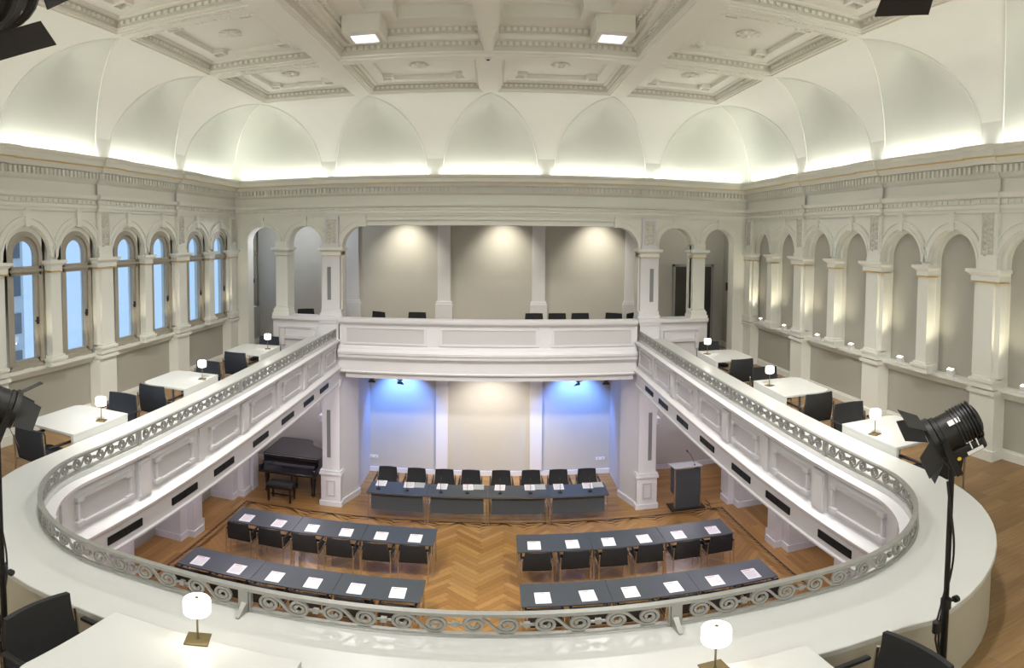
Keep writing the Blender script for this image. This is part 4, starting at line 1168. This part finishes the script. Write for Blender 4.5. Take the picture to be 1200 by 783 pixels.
# uplights on the sills
def make_uplight():
    root = thing('sill_uplight', '', 'light fitting')
    mb = MB(); mb.box(-.035, .035, -.055, .055, 0, .012); obj('base_plate', mb, M['label'], root)
    mb = MB(); mb.hexa([(-.025, -.045, .012), (.02, -.045, .012), (.02, .045, .012), (-.025, .045, .012)], [(-.035, -.045, .07), (.0, -.045, .085), (.0, .045, .085), (-.035, .045, .07)]); obj('lamp_body', mb, M['label'], root)
    mb = MB(); mb.quad((-.034, -.04, .072), (-.002, -.04, .0865), (-.002, .04, .0865), (-.034, .04, .072)); obj('lamp_lens', mb, M['glow'], root, smooth=0)
    root.scale = (1.25, 1.3, 1.3); return root
upP = Proto(make_uplight())
def make_flat():
    root = thing('sill_uplight', '', 'light fitting')
    mb = MB(); mb.box(-.04, .04, -.075, .075, 0, .008); obj('cover_plate', mb, M['label'], root, bevel=.002)
    mb = MB(); mb.box(-.022, .022, -.05, .05, .008, .0095); obj('light_slot', mb, M['slot'], root)
    return root
upF = Proto(make_flat())
for s, nm in ((1, 'right'), (-1, 'left')):
    for j in range(7 if s > 0 else 6):
        (upP if s > 0 else upF).place((s*(WF+.05), bay_c(j), SILL), 0 if s > 0 else pi, ('small glowing white uplight on the sill of the %s niche from the stage' if s > 0 else 'small flat white light fitting on the sill of the %s window from the stage') % ORD[j], 'sill uplights')
# stage spot fixtures
def make_fixture(big=True):
    root = thing('spotlight', '', 'spotlight')
    if big:
        mb = MB(); mb.lathe([(.06, -.16), (.085, -.15), (.105, -.12), (.112, -.06), (.112, .08), (.120, .085), (.120, .11), (.112, .115)], (0, 0, 0), 24, 'y'); obj('housing', mb, M['blackmetal'], root)
        mb = MB()
        for y in (-.135, -.115, -.095, -.075, -.055, -.035, -.015): mb.lathe([(.108, y), (.121, y+.002), (.121, y+.008), (.108, y+.010)], (0, 0, 0), 24, 'y', cap=False)
        obj('cooling_fins', mb, M['black'], root)
        mb = MB(); mb.lathe([(.001, .105), (.10, .105), (.10, .112), (.001, .125)], (0, 0, 0), 20, 'y', cap=False); obj('lens', mb, M['papergrey'], root)
        mb = MB(); mb.lathe([(.112, .115), (.132, .118), (.132, .15), (.118, .15), (.112, .13)], (0, 0, 0), 24, 'y', cap=False); obj('front_ring', mb, M['black'], root)
        mb = MB(); mb.box(-.085, .085, -.13, .10, -.17, -.085); obj('lower_box', mb, M['blackmetal'], root, bevel=.02)
        for k in range(4):
            a = k*pi/2+.2; c, s_ = cos(a), sin(a); rr = .128; h = .05 if k % 2 == 0 else .08; l = .115 if k % 2 == 0 else .09
            P = lambda t, o_, y: ((rr+o_)*c-t*s_, y, (rr+o_)*s_+t*c)
            mb = MB(); mb.hexa([P(-.10, 0, .15), P(.10, 0, .15), P(h+.03, .09, .15+l), P(-h-.03, .09, .15+l)], [P(-.10, .004, .15), P(.10, .004, .15), P(h+.03, .094, .15+l), P(-h-.03, .094, .15+l)]); obj('barn_door', mb, M['black'], root)
        mb = MB()
        for s_ in (-1, 1): mb.box(s_*.150-.004, s_*.150+.004, -.02, .02, -.205, .03); mb.lathe([(.022, -.012), (.022, .012)], (s_*.150, 0, 0), 12, 'x')
        mb.box(-.154, .154, -.02, .02, -.213, -.205); obj('yoke', mb, M['blackmetal'], root)
        mb = MB(); mb.obox((-.083, -.005, .078), (0, 1, 0), (.7, 0, .72), (-.72, 0, .7), .035, .016, .002); obj('label_plate', mb, M['label'], root); mb = MB(); mb.obox((-.0865, -.05, -.146), (0, 1, 0), (0, 0, 1), (-1, 0, 0), .05, .011, .0015); obj('label_plate', mb, M['label'], root)
        mb = MB(); mb.lathe([(.012, 0), (.012, .03), (.008, .034)], (-.087, .055, -.15), 10, 'x'); obj('knob', mb, M['yellow'], root)
        fc = bpy.data.curves.new('lettering', 'FONT'); fc.body = 'T1'; fc.size = .075; fc.extrude = .001; fc.materials.append(M['label'])
        ft = bpy.data.objects.new('lettering', fc); COL.objects.link(ft); ft.parent = root
        mm = Matrix(((0, 0, -1, -.0872), (-1, 0, 0, -.015), (0, 1, 0, -.128), (0, 0, 0, 1)))
        bpy.context.view_layer.update(); tme = bpy.data.meshes.new_from_object(ft); tme.transform(mm); bpy.data.objects.remove(ft)
        ft = bpy.data.objects.new('lettering', tme); COL.objects.link(ft); ft.parent = root
        for ch in root.children:
            if not ch.name.startswith('yoke'): ch.data.transform(Matrix.Translation((0, -.10, 0)))
    else:
        mb = MB(); mb.lathe([(.03, -.09), (.05, -.08), (.06, -.05), (.06, .09), (.066, .092), (.066, .10), (.06, .10)], (0, 0, 0), 18, 'y'); obj('housing', mb, M['blackmetal'], root)
        mb = MB()
        for s_ in (-1, 1): mb.box(s_*.073-.003, s_*.073+.003, -.012, .012, -.01, .12)
        mb.box(-.076, .076, -.012, .012, .115, .12); mb.box(-.02, .02, -.02, .02, .12, .15); obj('yoke', mb, M['black'], root)
        for k in range(2):
            s_ = 1-2*k; mb = MB(); mb.hexa([(-.06, .10, s_*.064), (.06, .10, s_*.064), (.085, .18, s_*.11), (-.085, .18, s_*.11)], [(-.06, .10, s_*.067), (.06, .10, s_*.067), (.085, .18, s_*.114), (-.085, .18, s_*.114)]); obj('barn_door', mb, M['black'], root)
    return root
bigF, smF = Proto(make_fixture(True)), Proto(make_fixture(False))
def aim(o, d, roll=0):
    d = Vector(d).normalized(); q = d.to_track_quat('Y', 'Z'); o.rotation_euler = (q.to_matrix() @ Matrix.Rotation(roll, 3, 'Y')).to_euler()
def light(kind, name, loc, power, col=(1, 1, 1), d=None, **kw):
    l = bpy.data.lights.new(name, kind); l.energy = power; l.color = col
    for k, v in kw.items(): setattr(l, k, v)
    o = bpy.data.objects.new(name, l); COL.objects.link(o); o.location = loc
    if d is not None: o.rotation_euler = Vector(d).to_track_quat('-Z', 'Y').to_euler()
    return o
# floor stands with their spotlights
def stand(x, y, top, label, rz):
    root = thing('light_stand', label, 'light stand', (x, y, GZ), rz)
    h = top-GZ
    mb = MB(); mb.tube([(0, 0, .10), (0, 0, h*.55)], .0175, 10); obj('lower_tube', mb, M['blackmetal'], root)
    mb = MB(); mb.tube([(0, 0, h*.5), (0, 0, h)], .0135, 10); obj('upper_tube', mb, M['blackmetal'], root)
    mb = MB(); mb.lathe([(.026, h*.55-.05), (.026, h*.55+.01)], (0, 0, 0), 12); obj('collar', mb, M['black'], root)
    mb = MB(); mb.tube([(.02, 0, h*.55-.02), (.055, 0, h*.55-.02)], .006, 8); mb.lathe([(.008, .05), (.02, .055), (.02, .075), (.008, .08)], (0, 0, h*.55-.02), 10, 'x'); obj('knob', mb, M['black'], root)
    for k in range(3):
        a = k*2*pi/3+.4; mb = MB(); mb.tube([(.02*cos(a), .02*sin(a), .32), (.20*cos(a), .20*sin(a), .012)], .011, 8); mb.tube([(.02*cos(a), .02*sin(a), .12), (.12*cos(a), .12*sin(a), .145)], .007, 6); obj('leg', mb, M['blackmetal'], root)
    mb = MB(); pts = [(-.025*cos(z*9), -.025*sin(z*9), h-.06-z*(h-.16)) for z in [i/30 for i in range(31)]]; mb.tube(pts, .0055, 6)
    mb.tube([(-.02, -.01, h*.6), (-.07, -.02, h*.5), (-.075, -.02, h*.42), (-.02, -.0, h*.30)], .005, 6); mb.lathe([(.004, h*.47-.05), (.02, h*.47-.035), (.02, h*.47+.035), (.004, h*.47+.05)], (-.072, -.02, 0), 10)
    obj('cable', mb, M['black'], root)
    return root
SR_ = ('tall black light stand on the right in front of the counter carrying a spotlight')
SL_ = ('tall black light stand at the left edge carrying a spotlight')
FS = .79
def mounted(xy, top, d, lab, slab):
    f = bigF.place((0, 0, 0), 0, lab); f.scale = (FS,)*3; aim(f, d)
    off = f.rotation_euler.to_matrix() @ Vector((0, 0, -.213*FS))
    f.location = (xy[0]-off.x, xy[1]-off.y, top-off.z+.014)
    stand(xy[0], xy[1], top, slab, 0); return f
f1 = mounted((1.97, 1.80), 5.0, (-.80, .42, -.42), 'black stage spotlight with open barn doors on the right light stand', SR_)
f2 = mounted((-2.08, 1.86), 5.03, (.62, .66, -.36), 'black stage spotlight with open barn doors on the left light stand', SL_)
pipe = thing('lighting_pipe', 'black pipe under the ceiling above the camera that carries two spotlights', 'pipe', (0, .75, 7.15))
mb = MB(); mb.tube([(-5.6, 0, 0), (5.6, 0, 0)], .024, 10); obj('tube', mb, M['blackmetal'], pipe)
f3 = bigF.place((-.81, .78, 6.80), 0, 'black stage spotlight hanging at the top left corner of the view'); f3.rotation_euler = (radians(-25), pi, radians(35)); f3.location = (-.955, .93, 6.69); f3.scale = (.85,)*3
f4 = bigF.place((1.10, 1.12, 6.90), 0, 'black stage spotlight hanging at the top right of the view'); f4.location = (1.045, 1.10, 6.80); f4.scale = (.7,)*3; f4.rotation_euler = (radians(-25), pi, radians(-20))
# small spots under the balcony and above the balcony
for i, (x, d) in enumerate(((-2.55, (-.1, .9, -.35)), (-1.95, (.25, .9, -.45)), (1.95, (-.5, .8, -.4)), (2.52, (.1, .9, -.4)))):
    o = smF.place((x, 12.2, 2.985), 0, 'small black spotlight under the balcony edge, %s' % ['far left', 'inner left', 'inner right', 'far right'][i], 'spots under the balcony'); aim(o, d)

# lobby details
mb = MB(); mb.box(5.82, 5.88, 13.45, 13.57, 4.78, 4.98); o = obj('wall_box', mb, M['black'], bevel=.006); tag(o, 'small black control box on the lobby wall right of the brown door', 'control box')
root = thing('wall_lamp', 'small glowing blue-white lamp high on the lobby wall above the brown door', 'lamp', (5.02, YBACK, 5.62))
mb = MB(); mb.box(-.05, .05, -.07, 0, -.05, .05); obj('lamp_body', mb, M['black'], root)
mb = MB(); mb.lathe([(.04, -.07), (.034, -.085), (.001, -.09)], (0, 0, 0), 14, 'y', cap=False); obj('lamp_lens', mb, M['blueled'], root)
root = thing('notice_sheet', 'pale notice with two dark pictures on the lobby wall behind the left arch', 'poster', (-5.28, YBACK-.005, 4.36))
mb = MB(); mb.box(-.10, .10, -.01, 0, -.24, .24); obj('sheet', mb, M['poster'], root)
mb = MB(); mb.box(-.06, .06, -.013, -.009, .06, .16); obj('printed_picture', mb, M['slot'], root); mb = MB(); mb.box(-.05, .07, -.013, -.009, -.17, -.06); obj('printed_picture', mb, M['slot'], root)
for i, (x, nm) in enumerate(((-2.86, 'left'), (2.72, 'right'))):
    root = thing('wall_socket', 'white wall socket low on the blue lit stage wall, %s side' % nm, 'socket', (x, YBACK-.002, .42))
    mb = MB(); mb.box(-.11, .11, -.012, 0, -.04, .04); obj('cover_plate', mb, M['label'], root, bevel=.003)
    for dx in (-.055, .055):
        mb = MB(); mb.lathe([(.022, -.0135), (.022, -.011)], (dx, 0, 0), 12, 'y'); obj('socket_hole', mb, M['papergrey'], root)
for i, (s_, nm) in enumerate(((SL+AL+.55, 'left chair'),)):
    x, y = PP(s_, .547); root = thing('wall_socket', 'white socket with dark hole on the counter front behind the left foreground chair', 'socket', (x, y, 3.78))
    mb = MB(); mb.box(-.045, .045, -.01, 0, -.045, .045); obj('cover_plate', mb, M['label'], root, bevel=.003)
    mb = MB(); mb.lathe([(.02, -.012), (.02, -.008)], (0, 0, 0), 12, 'y'); obj('socket_hole', mb, M['black'], root)
root = thing('smoke_detector', 'small dark detector on the ceiling beam above the lunettes', 'detector', (-.01, 8.495, CZ-.001))
mb = MB(); mb.lathe([(.05, 0), (.05, -.015), (.035, -.03), (.001, -.034)], (0, 0, 0), 16, cap=False); obj('detector_body', mb, M['label'], root)
mb = MB(); mb.lathe([(.03, -.031), (.022, -.042), (.001, -.044)], (0, 0, 0), 14, cap=False); obj('detector_eye', mb, M['black'], root)
# square glass lights on the corner boxes of the deep ceiling field
for fx_ in (-1, 1):
    for yc, nm in ((by1-.62, 'far'), (by0+.62, 'near')):
        root = thing('ceiling_light', 'square bright ceiling light on the %s %s corner box of the deep coffer' % (nm, 'left' if fx_ < 0 else 'right'), 'ceiling light', (fx_*1.66, yc+.02, CZ+.16))
        mb = MB()
        for q in ((-.2, .2, -.2, -.17), (-.2, .2, .17, .2), (-.2, -.17, -.17, .17), (.17, .2, -.17, .17)): mb.box(*q, -.035, 0)
        obj('light_frame', mb, M['label'], root)
        mb = MB(); mb.box(-.17, .17, -.17, .17, -.02, 0); obj('light_glass', mb, M['lampglass'], root)
        for dx in (-.08, .08):
            mb = MB(); mb.lathe([(.05, -.021), (.045, -.04), (.001, -.045)], (dx, 0, 0), 14, cap=False); obj('light_bulb', mb, M['ceilglow'], root)

# view outside the left windows: the facade and tower across the street
mb = MB(); mb.box(-13.2, -12.2, 8.2, 11.58, 0, 7.4); mb.cur = 1
for z in (1.2, 2.3, 3.4, 4.5, 5.6):
    for y in (8.4, 9.3, 10.2, 11.0): mb.box(-12.22, -12.17, y, y+.45, z, z+.6)
o = obj('exterior_building', mb, [M['outwhite'], M['slot']]); tag(o, 'pale building with dark windows seen outside through the leftmost windows', 'building')

# ================================================================== LIGHT
WARM = (1, .96, .88)
# LED strips lying on the cornice, behind its edge
def strip(nm, loc, L, along, d):
    o = light('AREA', nm, loc, 1, WARM, shape='RECTANGLE', size=L, size_y=.05)
    z = -Vector(d).normalized(); x = Vector((0, 1, 0)) if along == 'y' else Vector((1, 0, 0)); y = z.cross(x).normalized()
    o.rotation_euler = Matrix((x, y, z)).transposed().to_euler(); o.data.energy = COVE*L
COVE = 4.3
for k in (1, 3, 5, 7, 9, 11):
    for sg in (-1, 1): strip('cove_strip', (sg*5.50, 11.80-PB*k if k > 1 else 10.64, 7.33), 2.0, 'y', (sg*.10, 0, 1))
for cx in (-4.40, -2.26, 0, 2.26, 4.40): strip('cove_strip', (cx, 11.77, 7.33), 1.98, 'x', (0, .10, 1))
# ceiling glass lights
for fx_ in (-1, 1):
    for yc in (by1-.62, by0+.62): light('SPOT', 'ceiling_light_beam', (fx_*1.66, yc, CZ+.09), 420, (1, .98, .95), (0, 0, -1), spot_size=radians(150), spot_blend=.8, shadow_soft_size=.12)
# warm uplights on the sills
for s in (-1, 1):
    for j in range(8): light('SPOT', 'sill_beam', (s*(WF-.07), bay_c(j)+.05, SILL+.13), 30 if s > 0 else 12, (1, .89, .66), (-.02*s, .34, 1), spot_size=radians(70), spot_blend=1, shadow_soft_size=.05)
# downlights in the loggia ceiling washing the back wall of the balcony
for x in (-2.0, .30, 2.55): light('SPOT', 'balcony_wash', (x, 13.22, 6.82), 220, (1, .93, .78), (0, .30, -1), spot_size=radians(90), spot_blend=1, shadow_soft_size=.1)
# blue stage washes
for x in (-2.15, 2.05): light('SPOT', 'stage_wash', (x, 13.25, 3.04), 400, (.12, .30, 1), (0, .42, -1), spot_size=radians(92), spot_blend=.8, shadow_soft_size=.05)
light('SPOT', 'stage_white', (0, 12.6, 3.04), 330, (1, .91, .80), (0, .5, -1), spot_size=radians(110), spot_blend=.8, shadow_soft_size=.1)
# lamps under the gallery
for s in (-1, 1):
    for y in (4.5, 7.0, 9.3, 12.6): light('POINT', 'under_gallery_lamp', (s*4.4, y, 2.88), 48, (.95, .86, 1), shadow_soft_size=.12)
# unseen fill points behind the camera, added to brighten the side walls
for x, z in ((-4.6, 5.6), (-1.6, 6.6), (1.6, 6.6), (4.6, 5.6)): light('POINT', 'rear_fill', (x, -1.5, z), 60, (1, .97, .9), shadow_soft_size=.3)
# added lobby fill; the left one stands in for window daylight
light('POINT', 'lobby_fill', (-4.6, 12.7, 6.2), 36, (.86, .90, 1), shadow_soft_size=.1); light('POINT', 'lobby_fill', (4.8, 12.7, 6.5), 15, (1, .95, .82), shadow_soft_size=.1)
# table lamps
for x, y in LAMPS: light('POINT', 'lamp_bulb', (x, y, GZ+.75+.165), 1.3, (1, .90, .74), shadow_soft_size=.03)
# added fill spots with no fixture, brighten the lower hall
for f, pw_ in ((f1, 500), (f2, 500)):
    pass
for x in (-2.6, 2.6): light('SPOT', 'hall_fill', (x, 3.6, 8.4), 1500, (1, .95, .88), (-.25*x, 5.2, -7.6), spot_size=radians(80), spot_blend=.7, shadow_soft_size=.25)
# sky
w = bpy.data.worlds.new('world'); S.world = w; w.use_nodes = True
nt = w.node_tree; bg = nt.nodes['Background']
tc = nt.nodes.new('ShaderNodeTexCoord'); sp = nt.nodes.new('ShaderNodeSeparateXYZ'); cr = nt.nodes.new('ShaderNodeValToRGB')
cr.color_ramp.elements[0].position = .0; cr.color_ramp.elements[0].color = (.46, .69, 1, 1); cr.color_ramp.elements[1].position = .6; cr.color_ramp.elements[1].color = (.33, .56, .96, 1)
nt.links.new(tc.outputs['Generated'], sp.inputs[0]); nt.links.new(sp.outputs['Z'], cr.inputs['Fac']); nt.links.new(cr.outputs['Color'], bg.inputs['Color']); bg.inputs['Strength'].default_value = 1.1

# ================================================================== CAMERA (stitched panorama: equirectangular section)
cd = bpy.data.cameras.new('camera'); cam = bpy.data.objects.new('camera', cd); COL.objects.link(cam); S.camera = cam
cam.location = (.1154, 0, 6.0345); cam.rotation_euler = (pi/2-.0434, 0, .1442)
cd.type = 'PANO'; cd.panorama_type = 'EQUIRECTANGULAR'; cd.clip_start = .02
F_, CX_, CY_ = 679.5, 482.8, 307.94
cd.longitude_min = (0-CX_)/F_; cd.longitude_max = (1200-CX_)/F_; cd.latitude_max = CY_/F_; cd.latitude_min = -(783-CY_)/F_
S.view_settings.view_transform = 'Standard'; S.view_settings.look = 'None'; S.view_settings.exposure = 0
